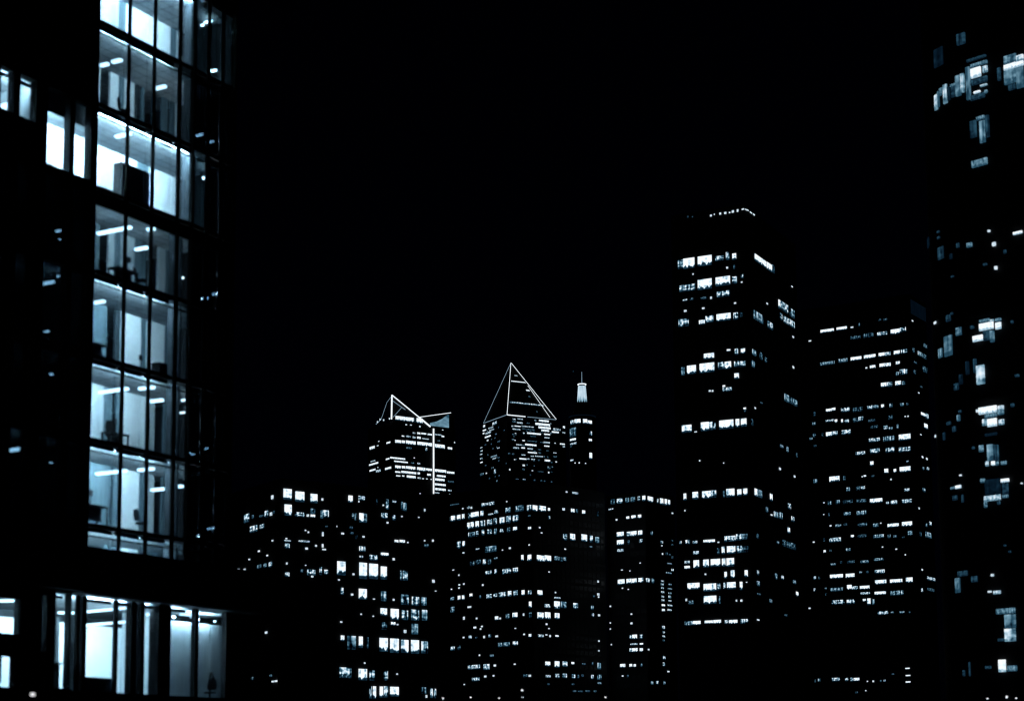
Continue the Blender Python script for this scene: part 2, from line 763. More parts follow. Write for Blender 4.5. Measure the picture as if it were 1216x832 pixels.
L T 11.37 12.21 75.47 77.50
L W 9.61 10.60 75.30 77.82
L W 5.72 8.69 75.26 77.86
L M 3.45 5.11 75.37 77.74
L D 1.11 3.22 75.53 77.50
L M 19.03 21.00 75.72 76.92
R W 4.55 6.66 95.14 97.79
R T 6.85 11.54 95.31 97.83
R W 20.13 22.34 95.63 98.04
R T 15.65 17.39 91.03 92.78
R S 20.41 21.87 90.41 90.87
R T 23.86 27.65 90.30 92.26
R T 28.75 32.60 90.51 92.68
R M 39.29 41.85 95.15 97.08
R M 42.63 45.21 91.04 92.82
R W 38.11 40.19 86.21 88.21
R D 32.25 34.98 80.91 83.11
R D 36.76 41.15 80.87 82.94
R D 41.34 46.02 80.88 83.00
R T 25.98 27.99 81.18 81.93
R D 5.58 7.06 80.75 82.29
L M 22.47 24.26 72.75 73.74
L W 22.43 24.37 71.01 72.03
L W 19.00 21.01 71.10 73.79
L W 15.45 17.45 71.15 73.79
L W 11.31 14.68 71.20 73.80
L W 9.40 10.62 71.03 73.77
L W 6.28 8.94 70.89 73.77
L W 8.97 9.81 66.89 69.19
L W 6.19 7.52 67.00 69.55
L W 1.47 2.52 67.05 69.34
L S 16.45 16.99 68.52 69.03
L W 19.01 23.42 63.84 66.01
L W 12.95 17.48 62.87 65.47
L M 11.50 12.49 63.00 65.37
L M 9.51 10.20 63.39 65.47
L W 5.91 8.98 63.19 65.56
L W 3.46 4.36 62.72 65.51
L S 1.69 2.16 65.08 65.36
L S 23.67 24.22 59.95 60.75
L T 21.37 22.99 58.78 59.97
L W 12.98 17.49 58.55 61.29
L D 11.45 12.29 58.39 60.97
L S 5.46 5.93 58.89 59.50
L S 3.61 4.31 58.75 59.47
L T 22.06 24.62 51.60 52.94
L W 18.90 21.87 51.58 52.95
L W 14.29 17.36 51.81 52.89
L W 11.47 14.14 51.75 52.97
L M 8.82 10.03 51.46 52.75
L W 5.57 8.51 51.43 52.71
L M 2.82 4.44 51.28 52.78
L M 1.80 2.63 51.65 52.78
R M 4.89 6.35 68.10 69.62
R T 23.50 25.27 68.43 70.33
R M 30.14 31.95 68.81 70.17
R T 42.60 45.16 68.53 69.75
R W 45.50 47.61 64.27 65.80
R T 16.94 19.11 59.66 60.83
R T 4.62 7.14 64.45 65.97
R S 3.80 5.75 52.51 52.96
R D 4.78 7.72 61.32 61.86
R D 32.23 34.72 56.03 56.78
''',
 'wide': '''
L W 43.41 51.24 239.85 241.61
L W 35.78 41.77 239.95 241.71
L S 32.09 33.60 240.28 241.00
L D 28.07 29.04 240.63 242.26
L D 16.10 17.41 241.98 243.02
L D 12.77 14.67 241.66 242.70
L D 28.19 33.76 233.94 235.57
L D 20.82 26.58 233.88 235.96
L M 12.92 18.46 233.70 235.66
L W 5.79 10.87 233.49 236.14
L M 2.34 5.63 234.16 236.45
L T 43.63 52.00 221.76 223.40
L T 36.01 41.25 221.98 223.96
L W 27.99 34.15 222.04 224.02
L W 19.91 26.50 222.18 224.14
L W 14.76 18.09 222.21 224.29
L M 11.43 14.51 222.11 224.18
L W 6.21 9.51 222.12 224.30
L M 1.96 5.48 222.26 224.55
L S 24.82 25.85 216.76 217.57
L W 20.23 23.28 216.42 218.15
L W 14.73 17.82 216.30 218.37
L W 11.52 14.48 216.23 218.29
L W 6.42 8.54 216.66 218.38
L T 7.22 8.75 210.81 212.70
L M 2.26 6.47 210.93 213.78
L S 56.91 58.36 236.10 236.79
R T 19.91 24.17 229.12 231.15
R T 2.65 5.19 223.13 225.47
R T 10.41 15.24 222.81 225.17
R D 16.71 22.90 222.68 225.05
R D 3.55 8.00 217.45 218.33
R D 16.76 23.27 215.14 218.11
R D 2.72 5.57 211.39 213.44
R S 2.95 4.81 240.00 240.65
R X 1.98 24.27 244.00 251.76
L W 14.40 17.36 205.41 207.82
L M 11.14 14.15 205.25 207.76
L W 6.12 9.29 205.21 207.73
L T 3.77 5.41 205.29 207.23
L W 46.18 49.37 195.62 197.25
L W 43.96 46.04 195.88 197.51
L M 35.82 40.55 194.52 196.72
L D 28.34 33.76 193.93 196.12
L M 22.56 25.54 194.28 196.24
L T 19.33 22.42 194.38 196.21
L W 16.11 17.65 194.15 196.09
L T 11.37 13.02 193.95 196.00
L T 5.08 7.01 193.92 195.51
L D 2.44 3.60 194.13 195.27
L M 45.14 49.74 190.09 191.26
L W 43.07 44.53 189.22 190.96
L W 39.78 40.76 188.60 190.68
L M 36.39 38.75 188.42 190.15
L D 30.94 33.95 188.31 190.38
L M 28.15 30.79 188.55 190.86
L D 21.37 25.19 187.40 188.66
L D 11.49 13.85 187.48 189.58
L S 3.97 4.79 187.87 188.40
L S 2.49 3.17 187.72 188.43
L W 46.48 49.79 181.96 184.45
L M 43.17 46.34 182.35 184.50
L M 35.62 40.59 182.10 184.53
L D 51.40 52.13 182.35 184.38
L D 19.95 24.12 183.76 185.19
L M 14.52 16.88 182.32 184.37
L T 11.59 13.76 181.99 183.30
L T 8.38 9.32 182.14 184.30
L M 19.13 25.26 176.32 178.32
L T 10.85 17.09 175.97 178.47
L W 1.94 8.36 175.38 178.66
L M 27.72 33.00 169.99 171.82
L M 19.46 24.69 170.01 172.57
L M 10.95 15.89 169.70 172.25
L M 2.18 8.60 169.27 171.70
L D 55.72 56.59 194.23 196.57
L T 55.64 57.62 189.30 190.76
L D 55.84 57.57 182.58 184.62
L T 57.88 59.62 181.34 182.50
L D 55.66 57.26 177.18 178.17
R W 11.79 17.42 190.10 191.97
R M 17.81 22.68 189.67 192.43
R W 15.94 20.79 183.89 186.53
R S 8.47 10.21 201.72 202.27
R D 11.76 14.65 205.54 206.42
R S 9.32 11.06 179.17 179.71
R S 10.34 12.33 167.16 167.97
L W 23.14 24.93 163.51 165.91
L W 15.00 17.12 158.75 161.13
L W 10.54 11.94 158.63 160.55
L W 2.58 8.52 158.42 161.24
L T 3.47 4.75 163.48 164.27
L W 42.83 48.61 156.97 159.84
L D 39.48 40.57 157.01 159.54
L S 29.33 30.03 157.85 158.47
L W 27.54 28.86 157.85 158.87
L D 22.96 24.57 157.43 158.34
L S 13.17 13.99 154.76 155.56
L T 37.03 39.08 150.97 153.03
L D 31.24 33.28 151.13 152.96
L M 28.48 30.63 151.11 152.99
L M 3.57 6.36 147.93 149.44
L T 55.77 57.99 157.25 159.28
L S 51.82 52.59 145.72 146.26
L T 47.94 49.89 144.56 146.51
L T 43.05 45.24 144.72 146.67
L D 39.18 41.11 144.38 146.50
L D 35.68 38.69 144.52 146.29
L D 28.01 33.27 144.24 145.95
L W 18.87 25.80 143.29 145.67
L M 15.03 16.68 141.94 143.41
L M 10.69 14.08 141.64 143.67
L M 2.63 7.86 141.70 143.72
L S 52.25 52.82 139.29 139.83
L D 49.24 49.85 138.10 140.00
L T 37.11 40.84 137.97 139.69
L T 28.11 33.49 137.53 139.69
L S 48.24 49.28 132.69 133.49
L T 42.75 45.90 132.11 133.48
L D 39.23 41.22 132.47 133.61
L D 27.97 33.10 131.41 133.12
L T 21.58 24.48 130.42 132.23
L S 19.76 20.49 131.96 132.49
L W 10.20 16.40 129.54 131.45
L W 2.80 8.31 129.37 131.83
L W 35.59 37.21 125.66 127.14
L D 28.42 33.31 125.36 126.89
L T 18.78 24.51 124.43 126.18
L T 14.97 16.43 123.98 125.72
L T 11.34 13.33 123.95 125.18
L D 7.29 8.56 123.39 124.17
L T 2.98 5.29 124.56 126.79
R T 9.96 13.61 148.78 150.68
R T 12.28 14.82 130.18 131.89
R M 18.10 21.32 131.42 133.49
R D 3.27 5.46 124.01 126.39
R T 11.72 20.66 124.51 127.37
R S 10.93 12.67 166.93 167.14
R S 16.80 18.93 166.85 167.89
R T 11.00 12.91 160.63 162.07
R M 17.06 20.28 161.25 163.00
R S 2.70 4.16 138.41 139.34
L M 43.12 49.68 124.08 126.36
L D 52.24 53.03 124.83 126.55
L S 58.31 59.36 124.59 125.30
L W 52.01 53.23 118.63 120.12
L D 48.77 49.87 118.96 120.11
L T 37.75 40.28 118.68 120.10
L S 19.27 20.00 119.07 119.73
L S 11.50 12.50 117.39 118.04
L S 6.79 7.43 114.02 114.72
L T 46.34 49.37 111.54 112.57
L D 42.80 43.89 112.15 113.40
L D 35.70 39.90 112.00 113.36
L T 27.53 32.29 111.57 112.93
L T 19.28 24.53 112.27 113.61
L W 42.56 49.94 104.37 106.53
L W 35.95 40.86 104.21 106.42
L T 31.71 33.14 106.20 107.16
L D 27.90 29.21 106.06 107.19
L M 18.93 24.34 105.38 107.40
L M 58.15 59.50 104.59 106.31
L T 55.82 56.56 104.54 105.86
L W 18.19 24.36 99.69 101.93
L W 9.30 16.06 99.77 101.78
L W 3.62 7.20 99.65 102.21
L T 42.67 49.93 97.54 99.25
L W 37.71 40.35 97.90 100.39
L M 34.38 37.54 97.72 99.46
L W 27.71 33.06 97.60 99.40
L M 27.58 32.81 94.66 95.90
L W 18.63 24.86 94.11 95.79
L T 8.95 16.05 93.40 95.63
L M 58.72 59.58 98.03 99.74
L T 52.10 53.07 98.95 99.74
L D 52.32 52.93 95.53 96.66
L M 42.18 49.30 90.36 92.62
L M 36.30 40.73 90.18 92.44
L W 30.02 31.62 91.10 92.39
L W 27.38 29.16 89.05 92.52
L T 25.03 26.44 89.02 91.82
L M 17.84 23.46 83.42 85.26
L T 14.67 16.19 83.98 84.82
L T 8.75 11.42 83.70 84.70
L D 5.52 6.27 83.48 84.31
L S 61.77 62.92 88.76 89.52
R M 11.81 23.30 101.67 103.49
R S 3.77 5.47 105.95 106.82
R M 2.42 4.59 94.49 96.45
R D 11.52 21.07 95.94 97.47
''',
 'annex': '''
L D 50.91 51.45 41.85 42.99
L T 48.64 49.93 42.16 43.40
L M 38.83 42.70 41.95 43.47
L M 34.62 35.98 41.85 43.17
L M 32.15 33.36 41.52 43.26
L W 29.07 31.78 41.67 43.08
L S 24.81 25.33 41.08 41.59
L S 21.84 22.56 40.92 41.64
L D 18.24 18.86 40.87 41.62
L T 16.19 17.11 40.89 41.73
L D 11.90 13.12 43.81 44.37
L W 4.43 6.44 45.95 46.60
L W 4.25 6.36 42.80 43.45
L W 4.26 6.47 39.94 40.67
L D 29.74 31.31 36.22 36.87
L S 25.78 26.27 36.99 37.50
''',
 'round': '''
A T 173.03 178.89 66.40 66.66
A M 154.85 158.46 64.82 66.34
A D 172.64 175.19 50.65 51.09
L T 10.53 11.04 50.42 50.81
L S 8.60 8.79 51.42 51.60
L S 8.08 8.38 49.98 50.32
L D 7.04 7.26 49.04 49.38
L S 8.02 8.26 47.73 48.02
L D 9.06 9.41 48.34 48.52
A D 151.16 158.26 50.14 51.31
L W 5.33 6.21 50.58 50.81
A D 166.07 168.74 47.97 48.11
A T 168.88 173.88 42.28 43.02
A T 155.26 164.05 40.61 42.53
A T 146.07 151.40 40.74 41.59
L D 10.68 11.02 42.62 42.89
A D 164.20 166.29 44.43 44.62
L D 10.59 10.85 38.42 39.71
L M 9.79 10.58 37.26 39.02
A D 164.92 169.10 37.16 37.78
L S 10.56 10.76 34.69 34.93
L D 6.91 7.20 34.66 34.96
L T 10.24 10.61 30.95 31.56
A W 161.95 167.63 27.89 28.18
A T 156.40 161.03 27.94 28.14
A D 167.92 169.58 26.52 27.23
A D 158.40 163.16 26.86 27.29
A T 166.54 169.31 34.19 34.76
A D 154.30 159.00 34.07 34.36
A D 148.30 150.49 32.78 33.50
A S 166.78 168.47 29.01 29.15
A D 168.36 170.90 34.95 35.16
L D 11.14 11.35 31.31 31.53
A T 157.42 162.40 18.23 19.58
A D 160.80 170.61 19.69 20.16
A D 174.13 179.28 19.03 19.56
L S 9.72 9.94 19.40 19.60
L S 10.00 10.33 17.95 18.09
L M 9.10 9.76 17.75 18.05
L S 8.86 9.05 8.33 8.49
A D 162.20 163.99 10.50 11.04
A D 168.50 169.64 10.47 11.75
L W 8.89 9.55 10.70 11.80
L T 7.78 8.67 10.72 11.22
L D 10.37 10.92 11.04 11.29
L D 8.33 8.52 22.00 22.17
L D 7.88 8.07 21.40 21.57
L D 7.90 8.14 8.21 8.38
L D 10.78 10.98 8.24 8.41
L W 8.85 9.89 66.58 67.50
L M 8.15 8.61 66.80 67.40
L M 10.63 10.98 65.50 67.33
L T 10.00 10.40 64.62 67.81
L D 8.21 9.93 65.88 66.41
L W 9.00 9.63 65.02 65.21
L M 8.26 8.93 65.50 65.66
L T 8.25 8.52 64.76 65.04
L D 8.24 10.25 68.30 68.51
L T 8.13 9.85 67.63 67.93
L D 8.54 9.98 64.43 64.88
L W 5.18 6.39 66.37 66.86
L W 4.43 5.11 66.36 66.80
L T 5.15 6.36 66.91 67.70
L M 4.41 5.09 66.85 67.40
L T 5.23 6.40 64.97 66.31
L T 4.50 5.16 64.28 66.29
L D 6.80 7.08 65.57 66.80
L D 5.37 6.02 64.33 64.86
A M 165.63 169.44 65.01 66.89
A T 161.19 164.93 66.00 66.72
L D 9.56 10.18 60.82 62.44
L T 8.66 9.19 60.09 62.19
L T 8.69 9.46 62.37 62.68
L D 8.22 8.58 60.48 62.58
L T 8.57 10.17 57.92 58.55
L W 8.67 10.09 42.25 42.90
L T 9.01 10.06 43.00 43.27
L M 8.61 8.96 42.92 43.10
L T 7.86 8.39 42.83 43.09
L W 7.89 8.41 42.10 42.71
L W 9.80 10.81 41.34 41.87
L D 9.04 9.71 41.25 42.16
L T 8.63 8.99 41.00 42.06
L W 8.70 10.50 34.43 35.06
L T 8.72 9.89 34.01 34.34
L M 7.98 8.53 34.53 34.95
L T 8.00 8.55 34.12 34.50
L M 9.70 10.16 33.34 33.94
L W 8.75 9.65 33.16 33.88
L M 8.01 8.49 33.18 33.66
L T 9.26 9.80 30.01 31.51
L D 8.95 9.18 29.95 31.42
L D 8.70 8.90 29.91 31.38
L M 9.77 10.02 29.55 29.99
L W 9.12 9.43 29.56 29.93
L T 8.75 9.02 29.51 29.85
L T 7.95 8.44 29.48 29.79
L T 10.20 10.62 28.09 28.44
L E 8.63 10.18 26.85 28.28
L M 8.68 10.31 26.30 26.79
L T 10.10 10.33 25.75 26.28
L D 8.76 8.98 25.88 26.19
L W 7.76 8.53 27.87 28.17
L D 7.87 8.41 26.74 27.82
L T 7.91 8.44 26.43 26.69
L T 7.72 9.56 15.91 16.39
L T 7.71 8.75 14.61 15.81
L M 7.77 8.81 13.40 14.54
L D 8.90 9.49 13.45 13.71
A E 156.50 166.42 68.99 70.79
L D 10.36 11.22 70.24 71.31
A T 158.84 160.62 64.99 66.52
A E 169.83 172.34 65.18 66.53
A D 173.63 177.67 65.34 66.38
L T 11.03 11.54 65.29 67.28
A E 121.74 130.98 52.35 53.19
A D 151.25 154.14 52.80 52.97
A D 151.14 154.24 52.21 52.41
A E 165.47 168.01 49.76 50.27
A S 139.00 142.51 44.26 44.46
A E 176.65 179.49 38.39 39.62
A E 170.19 173.28 37.60 38.52
A D 158.74 163.65 43.89 44.51
L D 6.64 6.83 42.39 42.64
L D 6.29 6.65 37.35 37.57
A S 122.43 127.37 33.63 33.79
L S 6.41 6.54 27.50 27.61
A D 161.08 164.47 33.29 33.79
L E 8.79 9.96 32.31 32.55
''',
}
SITES = {
 'office': (-19.46, 83.00, 60.70),
 'slab': (80.95, 612.00, 62.50),
 'wide': (213.27, 950.00, 57.00),
 'crown': (-92.87, 1400.00, 34.60),
 'pyramid': (-3.45, 1450.00, 28.90),
 'midrise': (7.80, 700.00, 45.40),
 'narrow': (53.38, 720.00, 49.80),
 'flats': (-42.83, 430.00, 40.80),
 'low': (-54.15, 420.00, 33.40),
 'round': (50.71, 158.00, 45.00),
 'annex': (178.07, 800.00, 52.00),
 'lantern': (49.60, 1250.00, 0),
}
STRIPS = [
 (1, 2.20, 1.48, 1.98, 36.55),
 (1, 2.15, 0.59, 1.15, 36.55),
 (1, 5.91, 0.98, 1.72, 36.55),
 (2, 2.61, 0.31, 1.23, 32.91),
 (3, 3.11, 0.60, 2.70, 28.38),
 (3, 6.18, 2.22, 2.95, 28.38),
 (3, 4.61, 0.42, 0.83, 28.68),
 (4, 1.44, 0.68, 1.31, 24.32),
 (5, 2.74, 0.26, 2.03, 20.27),
 (5, 4.16, 0.42, 0.76, 20.57),
 (5, 4.76, 0.37, 0.78, 20.72),
 (5, 5.66, 0.58, 1.38, 20.27),
 (6, 2.87, 0.35, 2.21, 16.32),
 (6, 5.15, 0.63, 1.58, 16.77),
 (6, 7.40, 1.58, 2.65, 16.17),
 (6, 7.94, 1.14, 1.89, 16.32),
]
PARTITIONS = [
 (0, 3.75, 5.12, 'g'),
 (0, 5.12, 5.69, 't'),
 (0, 5.69, 7.64, 'w'),
 (0, 7.64, 9.19, 'w'),
 (0, 9.19, 9.67, 't'),
 (0, 9.74, 10.29, 'g'),
 (1, 3.69, 3.88, 'g'),
 (1, 4.62, 5.24, 'w'),
 (1, 5.24, 5.68, 't'),
 (1, 5.75, 6.45, 'w'),
 (1, 6.45, 6.71, 'd'),
 (1, 7.03, 7.23, 't'),
 (1, 7.89, 8.09, 't'),
 (1, 8.62, 9.09, 't'),
 (1, 9.30, 9.64, 't'),
 (1, 9.78, 10.26, 'g'),
 (2, 3.33, 4.80, 'w'),
 (2, 4.80, 5.80, 'w'),
 (2, 5.87, 6.76, 'w'),
 (2, 6.76, 7.67, 't'),
 (2, 7.74, 9.40, 'w'),
 (2, 9.40, 9.88, 'w'),
 (2, 9.88, 10.78, 'w'),
 (2, 10.78, 11.48, 't'),
 (3, 3.68, 4.10, 't'),
 (3, 4.77, 5.20, 'g'),
 (3, 5.20, 5.64, 't'),
 (3, 5.77, 6.72, 'g'),
 (3, 6.72, 7.62, 't'),
 (3, 7.88, 8.14, 'g'),
 (3, 8.54, 9.14, 'g'),
 (3, 9.14, 9.68, 't'),
 (4, 3.75, 4.78, 't'),
 (4, 5.39, 5.77, 'd'),
 (4, 5.83, 7.35, 'w'),
 (4, 7.35, 7.74, 't'),
 (4, 7.80, 9.18, 'w'),
 (4, 9.18, 9.72, 't'),
 (4, 9.99, 10.19, 't'),
 (5, 3.71, 4.67, 'g'),
 (5, 4.67, 5.28, 't'),
 (5, 5.59, 5.90, 't'),
 (5, 5.90, 7.74, 'w'),
 (5, 7.80, 8.52, 'g'),
 (5, 9.24, 9.64, 't'),
 (5, 9.98, 10.31, 'g'),
 (6, 3.74, 5.30, 't'),
 (6, 5.48, 5.91, 't'),
 (6, 5.91, 7.42, 'w'),
 (6, 7.42, 7.80, 't'),
 (6, 7.87, 8.58, 'g'),
 (6, 9.17, 9.70, 't'),
 (6, 10.10, 10.37, 't'),
 (7, 4.95, 5.19, 't'),
 (7, 5.44, 5.87, 't'),
 (7, 5.93, 7.43, 'w'),
 (7, 7.94, 9.10, 't'),
]
LOBBY_WALLS = [
 (-2.39, 0.36, 'w'),
 (2.82, 3.05, 'd'),
 (3.05, 3.80, 'w'),
 (4.21, 4.39, 't'),
 (4.86, 6.93, 'w'),
 (6.99, 7.74, 'w'),
 (7.80, 8.12, 't'),
 (8.56, 8.95, 'w'),
 (9.21, 10.19, 'w'),
 (11.32, 11.52, 't'),
]
LOBBY_STRIPS = [
 (4.59, 6.23, 4.18, 1.42, 9.30),
 (3.29, 4.86, 3.72, 4.23, 9.85),
 (4.51, 4.25, 3.94, 0.97, 9.95),
 (8.95, 2.57, 8.81, 0.98, 9.85),
 (6.38, 1.96, 6.81, 1.58, 9.85),
 (8.29, 2.07, 8.67, 1.51, 9.95),
 (7.51, -0.24, 8.75, -0.77, 9.70),
 (-2.27, 3.15, -1.94, 2.28, 9.90),
 (-0.93, 1.87, -0.98, 1.57, 9.90),
]
GLINTS = [
 (9.76, 38.76, 0.34, 0.08),
 (8.77, 40.91, 0.17, 0.06),
 (9.24, 41.27, 0.51, 0.06),
 (8.47, 34.81, 0.78, 0.10),
 (9.54, 34.78, 0.50, 0.06),
 (9.17, 32.75, 0.28, 0.08),
 (9.33, 26.36, 0.39, 0.10),
 (10.21, 26.79, 0.39, 0.08),
 (7.43, 26.98, 0.27, 0.10),
 (7.76, 20.73, 0.22, 0.08),
 (7.77, 20.10, 0.43, 0.06),
 (10.29, 19.14, 0.33, 0.10),
 (9.62, 18.55, 0.22, 0.05),
 (8.22, 18.12, 0.22, 0.08),
 (8.59, 18.09, 0.16, 0.05),
 (10.16, 14.48, 0.49, 0.07),
 (9.09, 13.97, 0.16, 0.07),
 (10.67, 12.97, 0.27, 0.08),
 (11.15, 12.93, 0.16, 0.06),
 (8.08, 16.73, 0.08, 0.04),
 (-1.40, 27.14, 0.31, 0.08),
 (0.15, 27.26, 0.37, 0.12),
 (-0.15, 26.98, 0.32, 0.08),
 (-0.16, 27.84, 0.16, 0.04),
 (-1.27, 26.77, 0.10, 0.04),
 (-2.10, 24.48, 0.89, 0.12),
 (-2.00, 22.22, 0.23, 0.06),
 (-1.97, 21.83, 0.21, 0.05),
 (-1.63, 20.29, 0.13, 0.06),
 (-2.62, 18.31, 0.26, 0.06),
 (-3.98, 16.40, 0.92, 0.15),
 (-4.62, 16.27, 0.15, 0.15),
 (-1.49, 16.19, 0.10, 0.04),
 (-0.23, 14.17, 0.36, 0.08),
 (-4.51, 13.53, 0.15, 0.04),
 (-1.32, 24.99, 0.21, 0.04),
 (1.13, 17.66, 0.29, 0.08),
]

# ------------------------------------------------------------------ materials
def new_mat(name):
    m = bpy.data.materials.new(name); m.use_nodes = True
    nt = m.node_tree; nt.nodes.clear()
    out = nt.nodes.new('ShaderNodeOutputMaterial')
    return m, nt, out

def N(nt, kind, **kw):
    n = nt.nodes.new(kind)
    for k, v in kw.items(): setattr(n, k, v)
    return n

def math_node(nt, op, a, b=None, c=None, clamp=False):
    n = nt.nodes.new('ShaderNodeMath'); n.operation = op; n.use_clamp = clamp
    for i, v in enumerate((a, b, c)):
        if v is None: continue
        if isinstance(v, (int, float)): n.inputs[i].default_value = v
        else: nt.links.new(v, n.inputs[i])
    return n.outputs[0]

def surface(name, c0, c1=None, rough=.7, scale=2.0, metal=0.0, bump=0.0, stretch=None, spec=.5):
    m, nt, out = new_mat(name)
    p = N(nt, 'ShaderNodeBsdfPrincipled')
    p.inputs['Roughness'].default_value = rough
    p.inputs['Metallic'].default_value = metal
    p.inputs['Specular IOR Level'].default_value = spec
    c1 = c1 or tuple(v * .8 for v in c0)
    tc = N(nt, 'ShaderNodeTexCoord'); src = tc.outputs['Object']
    if stretch:
        mp = N(nt, 'ShaderNodeMapping'); mp.inputs['Scale'].default_value = stretch
        nt.links.new(src, mp.inputs['Vector']); src = mp.outputs[0]
    nz = N(nt, 'ShaderNodeTexNoise'); nz.inputs['Scale'].default_value = scale; nz.inputs['Detail'].default_value = 4
    nt.links.new(src, nz.inputs['Vector'])
    r = N(nt, 'ShaderNodeValToRGB')
    r.color_ramp.elements[0].position = .35; r.color_ramp.elements[1].position = .68
    r.color_ramp.elements[0].color = (*c0, 1); r.color_ramp.elements[1].color = (*c1, 1)
    nt.links.new(nz.outputs['Fac'], r.inputs['Fac']); nt.links.new(r.outputs['Color'], p.inputs['Base Color'])
    if bump:
        b = N(nt, 'ShaderNodeBump'); b.inputs['Strength'].default_value = bump; b.inputs['Distance'].default_value = .02
        nt.links.new(nz.outputs['Fac'], b.inputs['Height']); nt.links.new(b.outputs['Normal'], p.inputs['Normal'])
    nt.links.new(p.outputs[0], out.inputs['Surface'])
    return m

def glass(name, tint, refl=.06, rough=.02):
    m, nt, out = new_mat(name)
    t = N(nt, 'ShaderNodeBsdfTransparent'); t.inputs['Color'].default_value = (*tint, 1)
    g = N(nt, 'ShaderNodeBsdfGlossy'); g.inputs['Roughness'].default_value = rough
    g.inputs['Color'].default_value = (.8, .9, 1, 1)
    lw = N(nt, 'ShaderNodeLayerWeight'); lw.inputs['Blend'].default_value = .25
    f = math_node(nt, 'MULTIPLY_ADD', lw.outputs['Fresnel'], .5, refl * .3, clamp=True)
    mx = N(nt, 'ShaderNodeMixShader')
    nt.links.new(f, mx.inputs['Fac']); nt.links.new(t.outputs[0], mx.inputs[1]); nt.links.new(g.outputs[0], mx.inputs[2])
    nt.links.new(mx.outputs[0], out.inputs['Surface'])
    return m

def emitter(name, color, strength):
    m, nt, out = new_mat(name)
    e = N(nt, 'ShaderNodeEmission'); e.inputs['Color'].default_value = (*color, 1); e.inputs['Strength'].default_value = strength
    nt.links.new(e.outputs[0], out.inputs['Surface'])
    return m

def lit_room(name, base, stripe, blob, furn, strength=1.0):
    """a lit window seen from far off: blinds, partitions and furniture break the light up"""
    m, nt, out = new_mat(name)
    tc = N(nt, 'ShaderNodeTexCoord'); sx = N(nt, 'ShaderNodeSeparateXYZ'); nt.links.new(tc.outputs['UV'], sx.inputs[0])
    U, V = sx.outputs['X'], sx.outputs['Y']
    def noise(su, sv, det=1.0, off=0.0):
        c = N(nt, 'ShaderNodeCombineXYZ')
        nt.links.new(math_node(nt, 'MULTIPLY_ADD', U, su, off), c.inputs['X'])
        nt.links.new(math_node(nt, 'MULTIPLY', V, sv), c.inputs['Y'])
        z = N(nt, 'ShaderNodeTexNoise'); z.inputs['Scale'].default_value = 1.0; z.inputs['Detail'].default_value = det
        nt.links.new(c.outputs[0], z.inputs['Vector'])
        return math_node(nt, 'MULTIPLY', math_node(nt, 'SUBTRACT', z.outputs['Fac'], .5), 3.0)
    s = noise(5.5, .35, 1.0, 11.0); b = noise(3.2, 2.6, 1.5, 47.0); f = noise(4.2, .2, 1.0, 83.0)
    val = math_node(nt, 'MULTIPLY_ADD', s, stripe, base)
    val = math_node(nt, 'MULTIPLY_ADD', b, blob, val)
    edge = math_node(nt, 'SUBTRACT', V, math_node(nt, 'MULTIPLY_ADD', f, .30, .16))
    mask = math_node(nt, 'MULTIPLY', edge, 9.0, clamp=True)
    val = math_node(nt, 'MULTIPLY', val, math_node(nt, 'MULTIPLY_ADD', mask, furn, 1 - furn), clamp=True)
    r = N(nt, 'ShaderNodeValToRGB'); e = r.color_ramp.elements
    e[0].position = 0.0; e[0].color = (0, 0, .0005, 1)
    e[1].position = 1.0; e[1].color = (.90, .96, 1.0, 1)
    for p, c in ((.12, (.003, .012, .024)), (.3, (.022, .075, .12)), (.55, (.19, .36, .47)), (.8, (.66, .82, .94))):
        k = e.new(p); k.color = (*c, 1)
    nt.links.new(val, r.inputs['Fac'])
    em = N(nt, 'ShaderNodeEmission'); em.inputs['Strength'].default_value = strength
    nt.links.new(r.outputs['Color'], em.inputs['Color']); nt.links.new(em.outputs[0], out.inputs['Surface'])
    return m

